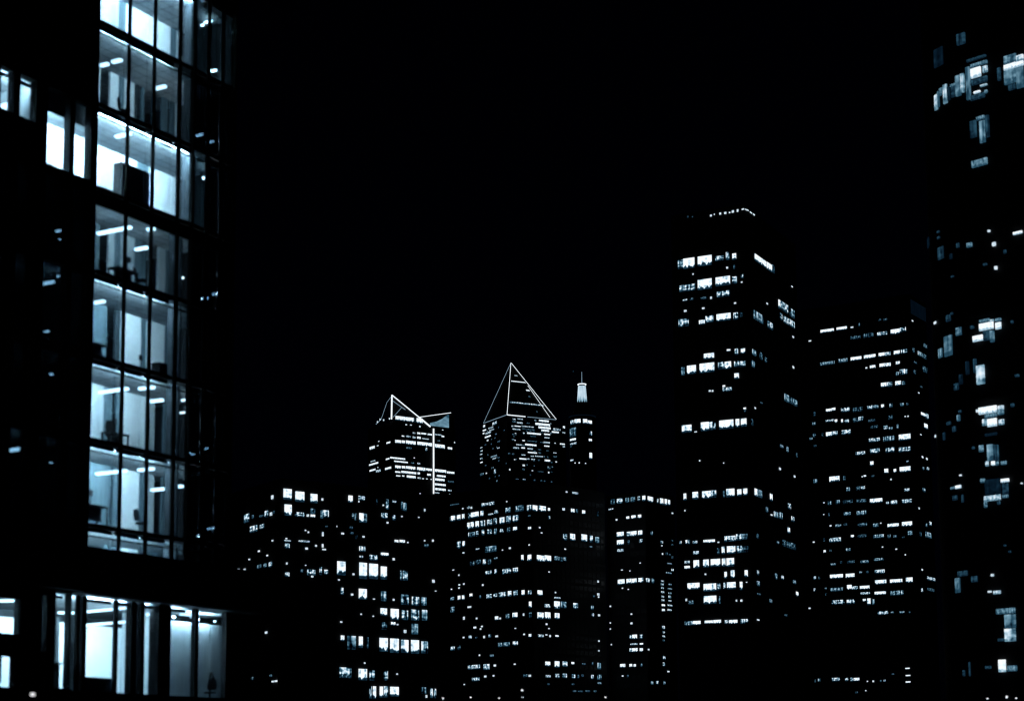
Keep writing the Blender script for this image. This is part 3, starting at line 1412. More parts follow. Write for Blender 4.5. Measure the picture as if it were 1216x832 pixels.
M = dict(
    W=lit_room('lit_window_bright', 1.0, .45, .60, .85, 1.1),
    M=lit_room('lit_window_cluttered', .56, .75, .85, .75, 1.05),
    T=lit_room('lit_window_teal', .38, .55, .45, .5),
    D=lit_room('lit_window_dim', .20, .40, .45, .4),
    E=lit_room('lit_window_faint', .10, .08, .08, .3),
    S=lit_room('lit_window_small_lamp', .82, .3, .3, 0, .95),
    X=lit_room('dim_roof_screen', .034, .01, .008, 0),
    nW=lit_room('near_window_bright', .98, .14, .26, .35, 1.1), nM=lit_room('near_window_mixed', .66, .30, .34, .35),
    nT=lit_room('near_window_teal', .40, .22, .18, .3), nD=lit_room('near_window_dim', .20, .14, .12, .3),
    tower=surface('dark_tower_stone', (.04, .042, .045), (.028, .03, .033), .85, .15),
    tower2=surface('dark_tower_cladding', (.03, .033, .036), (.022, .025, .028), .8, .2),
    unlit=surface('unlit_window_glass', (.012, .015, .02), (.02, .024, .03), .45, .6),
    frame=surface('black_window_metal', (.006, .0065, .007), (.009, .0095, .010), .7, 6, spec=.1),
    clad=surface('near_black_cladding', (.014, .015, .017), (.020, .021, .023), .7, 1.5, 0, .2, spec=.2),
    slab=surface('slab_edge_concrete', (.05, .053, .056), (.035, .037, .04), .75, 3, 0, .2),
    floor=surface('office_carpet', (.10, .11, .12), (.07, .08, .09), .95, 14),
    w=surface('white_office_wall', (.82, .84, .85), (.76, .79, .80), .75, .9),
    g=surface('grey_office_wall', (.52, .56, .58), (.42, .46, .48), .75, 1.0, stretch=(3, 3, .5)),
    t=surface('dark_glass_partition', (.13, .18, .20), (.07, .11, .13), .3, 1.2, stretch=(6, 6, .3)),
    d=surface('dark_door', (.035, .045, .05), (.02, .03, .035), .5, 1.0),
    c=surface('ribbed_curtain', (.34, .38, .40), (.24, .28, .30), .9, 2.2, stretch=(9, 9, .12)),
    core=surface('dark_core_wall', (.05, .06, .07), (.03, .04, .045), .8, 1.0),
    pane=glass('clear_window_glass', (.80, .92, .95)),
    darkpane=glass('darkened_window_glass', (.07, .10, .12), .08),  # tint darkened to stand in for the unlit rooms behind
    midpane=glass('half_darkened_window_glass', (.30, .40, .43), .07),  # tint partly darkened to stand in for dim rooms behind
    fabric=surface('black_chair_fabric', (.015, .017, .02), (.03, .03, .035), .9, 30),
    steel=surface('brushed_steel', (.25, .26, .27), (.18, .19, .2), .35, 8, .9),
    wood=surface('dark_veneer', (.03, .03, .032), (.018, .018, .02), .5, 3, stretch=(1, 1, 8)),
    asphalt=surface('asphalt_ground', (.045, .046, .048), (.055, .056, .058), .9, .8, 0, .3),
    road=surface('road_surface', (.05, .05, .052), (.04, .04, .042), .85, 1.4, 0, .3),
    paint=surface('road_paint', (.75, .75, .72), (.6, .6, .58), .7, 5),
    trim=emitter('white_trim_light', (.86, .94, 1.0), 1.15),
    trimdim=emitter('dim_trim_light', (.30, .46, .60), .75),
    lantern=lit_room('lantern_glow', .72, .18, .10, .25, 1.0),
    wing=lit_room('glowing_screen', .44, .05, .20, .35, 1.0),  # light on the crown screen is put in as its own glow
    veil=emitter('faint_sail_glow', (.10, .28, .40), .05),
    glint=emitter('far_office_lamp', (.85, .93, 1.0), 65),
    glint2=emitter('near_office_lamp', (.85, .93, 1.0), 4.5),
    lamp=emitter('street_lamp_bulb', (.95, .96, 1.0), 1.3),
)
def tiles(name, c0, c1):
    m, nt, out = new_mat(name); p = N(nt, 'ShaderNodeBsdfPrincipled'); p.inputs['Roughness'].default_value = .85
    tc = N(nt, 'ShaderNodeTexCoord'); b = N(nt, 'ShaderNodeTexBrick'); b.offset = 0
    b.inputs['Scale'].default_value = 1; b.inputs['Brick Width'].default_value = 1.2; b.inputs['Row Height'].default_value = .6
    b.inputs['Mortar Size'].default_value = .022; b.inputs['Color1'].default_value = (*c0, 1); b.inputs['Color2'].default_value = (*c1, 1); b.inputs['Mortar'].default_value = (.10, .11, .12, 1)
    nt.links.new(tc.outputs['Object'], b.inputs['Vector']); nt.links.new(b.outputs['Color'], p.inputs['Base Color']); nt.links.new(p.outputs[0], out.inputs['Surface'])
    return m
M['ceil'] = tiles('ceiling_tiles', (.60, .64, .66), (.48, .52, .55))
STRIP = {}
def strip_mat(s):
    k = round(s, 2)
    if k not in STRIP: STRIP[k] = emitter('tube_or_fill_light', (.66, .85, 1.0), k)  # shared by the visible tubes and the added fill lights
    return STRIP[k]

# ------------------------------------------------------------------ mesh helpers
class MB:
    def __init__(self):
        self.bm = bmesh.new(); self.uv = self.bm.loops.layers.uv.new('UVMap'); self.mats = []
    def mi(self, m):
        if m not in self.mats: self.mats.append(m)
        return self.mats.index(m)
    def face(self, pts, m, uvs=None):
        vs = [self.bm.verts.new(p) for p in pts]
        f = self.bm.faces.new(vs); f.material_index = self.mi(m)
        if uvs:
            for l, u in zip(f.loops, uvs): l[self.uv].uv = u
        return f
    def box(self, x0, x1, y0, y1, z0, z1, m, uv=None):
        """uv = (u0, u1): give every face the window layout, u along the widest side"""
        P = [(x, y, z) for z in (z0, z1) for y in (y0, y1) for x in (x0, x1)]
        vs = [self.bm.verts.new(p) for p in P]
        i = self.mi(m)
        for q in ((0, 2, 3, 1), (4, 5, 7, 6), (0, 1, 5, 4), (2, 6, 7, 3), (0, 4, 6, 2), (1, 3, 7, 5)):
            f = self.bm.faces.new([vs[k] for k in q]); f.material_index = i
            if uv:
                wide_x = (x1 - x0) >= (y1 - y0)
                for l in f.loops:
                    c = l.vert.co
                    s = (c.x - x0) / (x1 - x0) if wide_x else (c.y - y0) / (y1 - y0)
                    l[self.uv].uv = (uv[0] + (uv[1] - uv[0]) * s, (c.z - z0) / (z1 - z0))
        return self
    def prism(self, poly, z0, z1, m):
        n = len(poly)
        a = [self.bm.verts.new((x, y, z0)) for x, y in poly]; b = [self.bm.verts.new((x, y, z1)) for x, y in poly]
        i = self.mi(m)
        for k in range(n):
            f = self.bm.faces.new((a[k], a[(k + 1) % n], b[(k + 1) % n], b[k])); f.material_index = i
        for f in (self.bm.faces.new(a[::-1]), self.bm.faces.new(b)): f.material_index = i
        return self
    def slab_poly(self, pts, off, m, uvs=None):
        """a polygon in space given thickness along off"""
        off = Vector(off); n = len(pts); i = self.mi(m)
        a = [self.bm.verts.new(p) for p in pts]; b = [self.bm.verts.new(Vector(p) + off) for p in pts]
        fs = [self.bm.faces.new(a), self.bm.faces.new(b[::-1])]
        if uvs:
            for l, u in zip(fs[0].loops, uvs): l[self.uv].uv = u
            for l, u in zip(fs[1].loops, uvs[::-1]): l[self.uv].uv = u
        for k in range(n): fs.append(self.bm.faces.new((a[k], b[k], b[(k + 1) % n], a[(k + 1) % n])))
        for f in fs: f.material_index = i
        return self
    def tube(self, p, q, r, m, seg=8, r2=None):
        p, q = Vector(p), Vector(q); d = (q - p).normalized()
        a = d.orthogonal().normalized(); b = d.cross(a); r2 = r if r2 is None else r2; i = self.mi(m)
        A, Bv = [], []
        for k in range(seg):
            t = 2 * math.pi * k / seg; o = a * math.cos(t) + b * math.sin(t)
            A.append(self.bm.verts.new(p + o * r)); Bv.append(self.bm.verts.new(q + o * r2))
        for k in range(seg):
            f = self.bm.faces.new((A[k], A[(k + 1) % seg], Bv[(k + 1) % seg], Bv[k])); f.material_index = i
        for f in (self.bm.faces.new(A[::-1]), self.bm.faces.new(Bv)): f.material_index = i
        return self
    def lathe(self, prof, m, seg=32, uvw=None):
        i = self.mi(m); rings = []
        for r, z in prof:
            rings.append([self.bm.verts.new((r * math.cos(2 * math.pi * k / seg), r * math.sin(2 * math.pi * k / seg), z)) for k in range(seg)])
        z0, z1 = prof[0][1], prof[-1][1]
        for a, b in zip(rings, rings[1:]):
            for k in range(seg):
                f = self.bm.faces.new((a[k], a[(k + 1) % seg], b[(k + 1) % seg], b[k])); f.material_index = i
                if uvw:
                    for l, (kk, zz) in zip(f.loops, ((k, a[0].co.z), (k + 1, a[0].co.z), (k + 1, b[0].co.z), (k, b[0].co.z))):
                        l[self.uv].uv = (uvw * kk / seg, (zz - z0) / (z1 - z0))
        for ring, flip in ((rings[0], True), (rings[-1], False)):
            f = self.bm.faces.new(ring[::-1] if flip else ring); f.material_index = i
        return self
    def build(self, name, parent=None, smooth=False, **props):
        bmesh.ops.recalc_face_normals(self.bm, faces=self.bm.faces[:])
        me = bpy.data.meshes.new(name); self.bm.to_mesh(me); self.bm.free()
        for m in self.mats: me.materials.append(m)
        if smooth:
            for p in me.polygons: p.use_smooth = True
        o = bpy.data.objects.new(name, me); col.objects.link(o)
        if parent: o.parent = parent
        for k, v in props.items(): o[k] = v
        return o

def box(name, parent, m, *b, **kw):
    return MB().box(*b, m).build(name, parent, **kw)

def thing(name, label, cat, loc=(0, 0, 0), rz=0.0, group=None):
    o = bpy.data.objects.new(name, None); col.objects.link(o)
    o.empty_display_size = .5
    o.location = loc; o.rotation_euler = (0, 0, rz); o['label'] = label; o['category'] = cat
    if group: o['group'] = group
    return o

def copy_tree(o, parent=None):
    c = o.copy(); col.objects.link(c); c.parent = parent
    for ch in list(o.children): copy_tree(ch, c)
    return c

def wall_with_holes(mb, axis, at, th, a0, a1, z0, z1, holes, m):
    """wall across local x ('x') or y ('y'), th thick from 'at', with rectangular openings (a0,a1,z0,z1)"""
    A = sorted({a0, a1, *[v for h in holes for v in h[:2] if a0 < v < a1]})
    for p, q in zip(A, A[1:]):
        mid = (p + q) / 2; zs = z0
        for h in sorted((h for h in holes if h[0] < mid < h[1]), key=lambda h: h[2]):
            if h[2] > zs: put(mb, axis, at, th, p, q, zs, h[2], m)
            zs = max(zs, h[3])
        if z1 > zs: put(mb, axis, at, th, p, q, zs, z1, m)
def put(mb, axis, at, th, p, q, z0, z1, m):
    if axis == 'x': mb.box(p, q, at, at + th, z0, z1, m)
    else: mb.box(at, at + th, p, q, z0, z1, m)

# ------------------------------------------------------------------ far towers
def parse(key):
    out = []
    for line in PANES[key].strip().splitlines():
        f, k, *v = line.split(); out.append((f, k, *map(float, v)))
    return out

def pane_into(mb, p, i, radius=None, centre=(0, 0)):
    f, k, u0, u1, v0, v1 = p
    m = M['n' + k] if radius == 7.0 and k in 'WMTD' else M[k]; w, h = u1 - u0, v1 - v0
    if f in 'AC': w = abs(math.radians(u1 - u0)) * radius
    ua = i * 7.31 + .37; ub = ua + max(.3, .6 * w / h)
    if f == 'R': mb.box(u0, u1, -.22, -.02, v0, v1, m, (ua, ub))
    elif f == 'L': mb.box(-.22, -.02, u0, u1, v0, v1, m, (ua, ub))
    else:
        n = max(1, int(abs(u1 - u0) / 6)); r = radius + .15
        for k2 in range(n):
            t0, t1 = u0 + (u1 - u0) * k2 / n, u0 + (u1 - u0) * (k2 + 1) / n
            P = lambda t, z: (centre[0] + r * math.cos(R(t)), centre[1] + r * math.sin(R(t)), z)
            s0, s1 = ua + (ub - ua) * k2 / n, ua + (ub - ua) * (k2 + 1) / n
            c = R((t0 + t1) / 2)
            mb.slab_poly([P(t0, v0), P(t1, v0), P(t1, v1), P(t0, v1)], (-.12 * math.cos(c), -.12 * math.sin(c), 0), m,
                         [(s0, 0), (s1, 0), (s1, 1), (s0, 1)])

def add_panes(root, key, radius=None, centre=(0, 0)):
    ps = parse(key)
    if key == 'pyramid':            # more faint lights in the rows of the tower's grid
        rg = random.Random(5)
        for t in range(90):
            f = rg.choice('RRL'); u = 1 + 3.3 * rg.randint(0, 12 if f == 'R' else 11) * (1 if f == 'R' else .95); v = 228 + 4.0 * rg.randint(2, 14) + .6
            w_, h_ = rg.uniform(.7, 2.6), rg.uniform(.8, 1.5)
            if all(p[0] != f or u + w_ < p[2] - .05 or u > p[3] + .05 or v + h_ < p[4] - .05 or v > p[5] + .05 for p in ps):
                ps.append((f, rg.choice('DDDT'), u, u + w_, v, v + h_))
    ps.sort(key=lambda p: -((math.radians(p[3] - p[2]) * radius if p[0] in 'AC' else p[3] - p[2]) * (p[5] - p[4])))
    rest = MB(); nrest = 0
    # neighbouring panes must not share a plane where they touch: shave 2 cm off each
    for i, p in enumerate(ps):
        if i < 100:
            mb = MB(); pane_into(mb, p, i, radius, centre); mb.build('window', root)
        else:
            pane_into(rest, p, i, radius, centre); nrest += 1
    if nrest: rest.build('window', root, kind='stuff', label='small scattered lit windows')
    return ps

def unlit_grid(root, ps, lenR, lenL, top, bay, storey, wh=.62):
    """rows of unlit glass on both street faces, left out where a lit pane sits"""
    mb = MB(); m = M['unlit']
    for face, length in (('R', lenR), ('L', lenL)):
        lit = [p for p in ps if p[0] == face]
        n = int(length / bay)
        for k in range(int((top - 6) / storey)):
            v0 = 5 + k * storey; v1 = v0 + storey * wh
            near = [p for p in lit if p[5] > v0 - .2 and p[4] < v1 + .2]
            for j in range(n):
                u0 = .6 + j * bay; u1 = u0 + bay * .8
                if u1 > length - .3 or any(p[3] > u0 - .2 and p[2] < u1 + .2 for p in near): continue
                if face == 'R': mb.box(u0, u1, -.10, -.01, v0, v1, m)
                else: mb.box(-.10, -.01, u0, u1, v0, v1, m)
    mb.build('unlit_glazing', root, kind='stuff', label='rows of unlit dark windows')

def tower(key, name, label, lenR, lenL, top, bay, storey, mat='tower', parapet=1.2, plant=True, flat_roof=True):
    x, y, a = SITES[key]
    root = thing(name, label, 'building', (x, y, 0), R(a))
    MB().box(0, lenR, 0, lenL, 0, top, M[mat]).build('wall', root)
    pr = MB(); t = .5
    pr.box(.003, lenR - .003, .003, t, top, top + parapet, M[mat]); pr.box(.003, lenR - .003, lenL - t, lenL - .003, top, top + parapet, M[mat])
    pr.box(.003, t, t, lenL - t, top, top + parapet, M[mat]); pr.box(lenR - t, lenR - .003, t, lenL - t, top, top + parapet, M[mat])
    if flat_roof: pr.build('parapet', root)
    else: pr.bm.free()
    if plant:
        MB().box(lenR * .3, lenR * .7, lenL * .35, lenL * .75, top, top + parapet * .8, M['tower2']).build('roof_plant', root)
    ps = add_panes(root, key)
    unlit_grid(root, ps, lenR, lenL, top, bay, storey)
    return root

tower('slab', 'office_tower', 'tallest dark tower, rows of bright windows and a broken line of roof lamps', 56, 27, 195.6, 3.3, 3.95)
tower('wide', 'office_tower', 'wide dark tower with rows of small broken lit windows and faint roof screen', 25, 64.5, 253, 3.4, 3.8, 'tower2')
crown = tower('crown', 'office_tower', 'tower with a lit butterfly shaped crown and long vertical white light strip', 58.5, 38, 274, 3.3, 4.0, 'tower2', parapet=.6)
pyr = tower('pyramid', 'office_tower', 'tower under a steep dark pyramid roof outlined by thin white lines', 55.3, 47, 271.98, 3.3, 4.0, 'tower', parapet=.6, plant=False, flat_roof=False)
tower('midrise', 'office_building', 'broad mid-rise block of many small lit windows below the pyramid roofed tower', 42.5, 51, 113.2, 2.6, 2.85)
tower('narrow', 'office_building', 'slim block, lit row bending round its top corner, left of the tallest tower', 20, 19.4, 112, 2.6, 3.3)
tower('flats', 'apartment_block', 'nearer block with large bright window squares, below the butterfly crowned tower', 36, 15, 69.5, 3.2, 3.3)
tower('low', 'office_building', 'low corner block with three bright square windows in its top row', 15, 29.5, 69.2, 3.0, 3.6)
tower('annex', 'office_building', 'low dark annex with one row of small lights below the wide tower', 16, 57, 51, 3.2, 3.6)

# crown of the butterfly tower: two raised glazed sails on its long face, edged with light
def light_line(root, pts, r, m='trim', name='light_line'):
    for p, q in zip(pts, pts[1:]): MB().tube(p, q, r, M[m], 6).build(name, root)
y0 = .25
sail = MB().slab_poly([(.2, y0, 274.6), (-.2, y0, 295.2), (34.4, y0, 274.6)], (0, .35, 0), M['tower2']).build('sail', crown)
MB().slab_poly([(7, y0 - .06, 276), (16, y0 - .06, 279), (24, y0 - .06, 278.6), (30, y0 - .06, 276)], (0, .03, 0), M['veil']).build('sail_glazing', sail)
wing_ = MB().slab_poly([(34.8, y0, 274.6), (24.6, y0, 280.0), (54.3, y0, 287.0), (57.5, y0, 287.3), (57.5, y0, 274.6)], (0, .35, 0), M['tower2']).build('sail', crown)
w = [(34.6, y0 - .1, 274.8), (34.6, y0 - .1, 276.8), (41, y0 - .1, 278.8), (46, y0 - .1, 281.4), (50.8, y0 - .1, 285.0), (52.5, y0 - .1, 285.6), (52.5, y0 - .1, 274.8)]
MB().slab_poly(w, (0, .06, 0), M['wing'], [((p[0] - 34.6) / 22, 1 - (p[2] - 274.8) / 11) for p in w]).build('glowing_screen', wing_)
light_line(sail, [(-1.0, -.2, 276.2), (-.6, -.2, 295.4)], .62)
light_line(sail, [(-.6, -.2, 295.4), (24.2, -.2, 280.4)], .42)
light_line(sail, [(24.2, -.2, 280.4), (34.8, -.2, 273.9)], .62)
light_line(wing_, [(24.2, -.2, 280.4), (54.2, -.2, 287.2)], .26)
light_line(sail, [(-.2, .2, 295.2), (-.2, 8.1, 291.1), (-.2, 17.0, 279.0)], .14, 'trimdim')
light_line(sail, [(-.2, 17.0, 279.0), (-.2, 25.2, 276.2)], .2, 'trimdim')
light_line(sail, [(-.2, -.4, 290.9), (11.5, -.4, 285.0)], .2, 'trimdim')
light_line(sail, [(8.1, -.4, 286.3), (.5, -.4, 278.0)], .16, 'trimdim')
light_line(crown, [(37.6, -.5, 272.6), (37.6, -.5, 220.4)], .62)
MB().box(2.9, 19.6, -.15, .2, 275.9, 279.3, M['W'], (.2, 4.2)).build('rooftop_window', crown)
MB().box(22.2, 27.6, -.15, .2, 275.6, 279.6, M['W'], (5.2, 6.2)).build('rooftop_window', crown)
for yy, zz in ((17.5, 278.4), (12.0, 277.0), (3.0, 276.6), (21.5, 277.0)):
    MB().box(-.9, -.3, yy, yy + 1.0, zz, zz + 1.2, M['S'], (0, 1)).build('roof_lamp', crown)

# pyramid roof, its apex close above the near corner
apex = Vector((8.1, 7.2, 334)); zb = 289.0
base = [(0.3, 0.3, zb), (46, .3, zb), (46, 46, zb), (.3, 40, zb)]
shoulder = MB()
for za, zb2, xa, xb, ya, yb in ((272.0, 289.0, 55.3, 46.0, 47.0, 40.2),):
    A = [(0, 0, za), (xa, 0, za), (xa, ya, za), (0, ya, za)]; Bq = [(0, 0, zb2), (xb, 0, zb2), (xb, yb, zb2), (0, yb, zb2)]
    for k in range(4): shoulder.face([A[k], A[(k + 1) % 4], Bq[(k + 1) % 4], Bq[k]], M['tower'])
    shoulder.face(Bq, M['tower']); shoulder.face(A[::-1], M['tower'])
shoulder.build('wall', pyr)
pm = MB()
for k in range(4): pm.face([base[k], base[(k + 1) % 4], tuple(apex)], M['tower2'])
pm.face([(p[0], p[1], zb) for p in base[::-1]], M['tower2'])
roof_ = pm.build('roof', pyr)
def roof_pt(fx, fz, out=.35):
    """point on the long roof slope, fx 0..1 along the eave at that height, fz 0..1 up the slope"""
    a = Vector(base[0]).lerp(apex, fz); b = Vector(base[1]).lerp(apex, fz); n = Vector((0, -1, .15))
    return a.lerp(b, fx) + n * out
light_line(roof_, [(0.0, -.1, zb), tuple(apex + Vector((-.3, -.3, 0)))], .24)
light_line(roof_, [tuple(apex + Vector((0, -.3, .1))), (46.2, -.1, zb + .4)], .21)
light_line(roof_, [tuple(apex + Vector((-.3, 0, 0))), (-.1, 40.2, zb + .3)], .16, 'trimdim')
light_line(roof_, [(-.2, 40, zb), (-.2, .2, zb)], .20, 'trimdim')
light_line(roof_, [(.2, -.2, zb), (17, -.2, zb)], .38)
light_line(roof_, [(19, -.2, zb), (45.8, -.2, zb)], .20, 'trimdim')
light_line(roof_, [tuple(roof_pt(.93, .60)), tuple(roof_pt(.90, .03))], .18)
light_line(roof_, [tuple(apex.lerp(Vector(base[2]), .62)), tuple(apex.lerp(Vector(base[2]), .72)), (46.3, 8, zb + 8)], .16, 'trimdim')
def roof_band(x0, x1, z, h, mk, i):
    p = [roof_pt(x0, z), roof_pt(x1, z), roof_pt(x1, z + h), roof_pt(x0, z + h)]
    MB().slab_poly([tuple(v) for v in p], (0, .2, 0), M[mk], [(i * 9.1, 0), (i * 9.1 + 6, 0), (i * 9.1 + 6, 1), (i * 9.1, 1)]).build('rooftop_window', roof_)
roof_band(.08, .92, .64, .022, 'W', 1); roof_band(.04, .96, .232, .028, 'M', 2)
roof_band(.35, .62, .755, .02, 'M', 3); roof_band(.70, .84, .49, .03, 'W', 4); roof_band(.66, .72, .375, .03, 'D', 5); roof_band(.66, .69, .10, .03, 'D', 6)

# slender round tower with lantern and mast
x, y, _ = SITES['lantern']
rt = thing('round_tower', 'slender round tower with a glowing lantern and thin mast, beside the pyramid roofed tower', 'tower', (x, y, 0))
MB().lathe([(9.4, 0), (9.4, 246.5)], M['tower2'], 48).build('wall', rt)
MB().lathe([(8.6, 246.5), (8.6, 247.5), (6.8, 248.4), (4.6, 257.4)], M['tower2'], 32).build('roof', rt)
MB().lathe([(9.55, 246.9), (9.55, 247.5)], M['X'], 48, 40).build('cornice', rt)
lan = MB().lathe([(3.55, 257.5), (2.7, 269.4)], M['lantern'], 24, 8).build('lantern', rt)
for k in range(12):
    t = 2 * math.pi * (k + .5) / 12
    MB().tube((3.7 * math.cos(t), 3.7 * math.sin(t), 257.2), (3.62 * math.cos(t), 3.62 * math.sin(t), 259.2), .6, M['tower2'], 5, .05).build('lantern_crenel', lan)
MB().lathe([(2.6, 269.45), (2.2, 270.3)], M['frame'], 24).build('lantern_cap', lan)
MB().lathe([(3.1, 270.3), (3.1, 270.9)], M['trim'], 24).build('light_ring', lan)
MB().tube((0, 0, 270.9), (0, 0, 279.6), .22, M['trimdim'], 6, .14).build('mast', rt)
MB().box(-6.3, -5.7, -3, -2.4, 279.0, 279.8, M['D'], (0, 1)).build('aviation_lamp', rt)
MB().tube((-6, -2.7, 248), (-6, -2.7, 279), .08, M['frame'], 5).build('antenna', rt)
add_panes(rt, 'lantern', 9.4)

# ------------------------------------------------------------------ dark round-cornered tower at the right
x, y, a = SITES['round']
rd = thing('office_tower', 'near dark tower with rounded corner and scattered lit rooms at the right edge', 'building', (x, y, 0), R(a))
wm = MB(); TOPK = 92.0
wm.box(0, .35, -26, 11.3, 0, TOPK, M['clad']); wm.build('wall', rd)
arc = [(7 + 7 * math.cos(R(t)), 11.3 + 7 * math.sin(R(t))) for t in range(180, 89, -5)]
MB().prism([*arc, (34, 18.3), (34, -26), (5.2, -26), (5.2, 11.3)], 0, TOPK - .01, M['clad']).build('corner_wall', rd)
MB().box(.36, 5.19, -26, 11.29, TOPK - .5, TOPK - .1, M['slab']).build('roof', rd)
lit = parse('round')
for k in range(4, 23):
    z = 4.0 * k - .4
    if all(z + .35 < p[4] - .1 or z > p[5] + .1 for p in lit if p[0] == 'L'):
        MB().box(-.06, -.003, -26, 11.2, z, z + .35, M['slab']).build('floor_band', rd)
add_panes(rd, 'round', 7.0, (7.0, 11.3))

# ------------------------------------------------------------------ near office building, left
x, y, a = SITES['office']
of = thing('glass_office_building', 'near dark office block with a tall stack of lit glazed floors above lit hall', 'building', (x, y, 0), R(a))
OFM = Matrix.Translation((x, y, 0)) @ Matrix.Rotation(R(a), 4, 'Z')
FL = [41.80, 37.75, 33.66, 29.58, 25.52, 21.47, 17.52, 13.55, 10.15]
END = 10.2; LEFT = -9.0; DEPTH = 16
# power of the tubes on each floor
POWER = [6, 4, 6, 5, 4, 5, 5, 5]
HOLES = []
for f in range(8):
    zt, zb_ = FL[f] - .35, FL[f + 1] + .08
    if f == 7: zb_ = 12.4
    for u0, u1 in ((-6.3, -5.5), (-5.1, -4.1), (-3.35, -1.88), (-1.57, -.5)):
        sill = 31.35 if (f == 2 and u1 < -4) else zb_
        HOLES.append((u0, u1, sill, zt, f))
lobby_holes = [(-6.2, -4.17, 8.12, 9.66), (-6.2, -4.35, 5.8, 7.15), (-2.84, -2.52, 7.46, 10.0), (-2.0, -1.03, 5.88, 10.2)]
wm = MB()
wall_with_holes(wm, 'x', 0, .4, LEFT, -.02, 10.25, 43.4, [h[:4] for h in HOLES], M['clad'])
wall_with_holes(wm, 'x', 0, .4, LEFT, -.98, 5.6, 10.24, lobby_holes, M['clad'])
wm.build('wall', of)
MB().box(LEFT, 12.3, -.3, DEPTH, 0, 5.58, M['clad']).build('podium', of)
side = MB(); side.box(LEFT, LEFT + .3, .41, DEPTH, 5.59, 43.3, M['clad']); side.box(END, END + .2, .2, DEPTH, 10.26, 43.4, M['clad'])
side.box(LEFT + .31, END - .01, 8.0, DEPTH - .01, 5.59, 43.3, M['core']); side.build('core_wall', of)
MB().box(LEFT + .31, END - .01, .45, 7.99, 42.6, 43.0, M['slab']).build('roof', of)
MB().box(-.02, END + .2, -.12, .15, 42.0, 43.5, M['clad']).build('parapet', of)
for f in range(8):
    z = FL[f]
    s = MB(); s.box(-.01, END - .01, .06, 7.98, z - .22, z, M['slab']); s.box(LEFT + .31, -.02, .42, 7.98, z - .22, z, M['slab'])
    s.build('floor_slab', of)
    c = MB(); c.box(LEFT + .32, END - .02, .50, 7.97, z - .29, z - .23, M['ceil']); c.build('ceiling', of)
    if f < 8: MB().box(LEFT + .32, END - .02, .43, 7.97, z + .005, z + .02, M['floor']).build('floor_finish', of)
    if f >= 1:
        MB().box(0, END - .02, -.06, .05, z - .22, z - .02, M['frame']).build('spandrel', of)
        MB().box(0, END - .02, -.03, .05, z - .66, z - .60, M['frame']).build('transom', of)
MB().box(-.02, END, -.10, .055, 28.62, 29.58 - .31, M['clad']).build('bulkhead', of)
# the deep dark canopy between the floors and the hall
MB().box(LEFT, 12.3, -.7, -.02, 10.26, 12.32, M['clad']).build('canopy', of)
MB().box(-.01, END - .03, .0, .40, 10.45, 12.36, M['clad']).build('fascia', of)
MB().box(-.97, 12.28, -.69, 7.98, 10.14, 10.24, M['ceil']).build('soffit', of)
for u, wd in ((1.88, .13), (3.74, .13), (5.66, .17), (6.75, .12), (7.95, .12), (9.1, .12), (10.12, .14)):
    MB().box(u - wd / 2, u + wd / 2, -.22, -.065, 12.33, 42.0, M['frame']).build('mullion', of)
# inner partitions: lit office on the left of it, dark offices beyond
for f in range(8):
    u = 7.45 if f <= 2 else 6.55
    zt, zb_ = FL[f] - .30, FL[f + 1] + .03
    MB().box(u, u + .1, .30, 1.1, zb_, zt, M['core']).build('inner_wall', of)
    if f != 2: MB().box(-.3, -.1, .43, 7.9, zb_, zt, M['core']).build('inner_wall', of)
    MB().box(LEFT + .35, END - .03, 7.75, 7.95, zb_, zt, M['core']).build('inner_wall', of)
for f, u0, u1, k in PARTITIONS:
    zt, zb_ = FL[f] - .31, FL[f + 1] + .03
    MB().box(u0 + .004, u1 - .004, 3.5, 3.6, zb_, zt, M[k]).build('partition', of)
MB().box(-7.5, 5.6, 3.5, 3.6, FL[3] + .03, FL[2] - .31, M['w']).build('partition', of)
for f, u, ya, yb, z in STRIPS:
    MB().box(u - .10, u + .10, ya, yb, z, z + .12, strip_mat(POWER[f])).build('ceiling_or_fill_light', of)
# unseen fill lights added along the window head, dark shield outside, brightening the rooms
FILL_POWER = [1300, 320, 2000, 300, 1050, 800, 1250, 1100]
def fill_light(f, u0, u1, k, drop=.40, y_=.26):
    z = FL[f] - drop
    MB().box(u0, u1, y_ - .06, y_, z, z + .185, M['frame']).build('light_shield', of)
    b = MB(); b.face([(u0 + .02, y_ + .004, z + .04), (u1 - .02, y_ + .004, z + .04), (u1 - .02, y_ + .004, z + .105), (u0 + .02, y_ + .004, z + .105)], strip_mat(k))
    b.build('ceiling_or_fill_light', of)
for f in range(8):
    fill_light(f, .08, 1.84, FILL_POWER[f]); fill_light(f, 1.92, 3.70, FILL_POWER[f]); fill_light(f, 3.78, 5.60, FILL_POWER[f])
    if f in (0, 2): fill_light(f, 5.72, 7.3, FILL_POWER[f])
fill_light(2, -3.4, -.4, 2000, 1.25, .56); fill_light(2, -6.4, -4.0, 420, .56, .56)
MB().box(-3.78, -3.68, .43, 3.49, FL[3] + .03, FL[2] - .30, M['g']).build('inner_wall', of)  # wall added to keep the stronger fill light off the far left windows
MB().box(-3.5, -.3, .48, .54, FL[2] - 1.26, FL[2] - .30, M['core']).build('bulkhead', of)
MB().box(-5.02, -4.6, .9, 1.25, 31.95, 32.15, strip_mat(4)).build('ceiling_or_fill_light', of)
MB().box(-6.1, -5.7, .9, 1.25, 31.9, 32.1, strip_mat(4)).build('ceiling_or_fill_light', of)
for h in HOLES:
    if h[4] < 8: MB().box(h[0], h[1], .15, .17, h[2], h[3], M['pane' if h[4] == 2 else 'darkpane']).build('window', of)
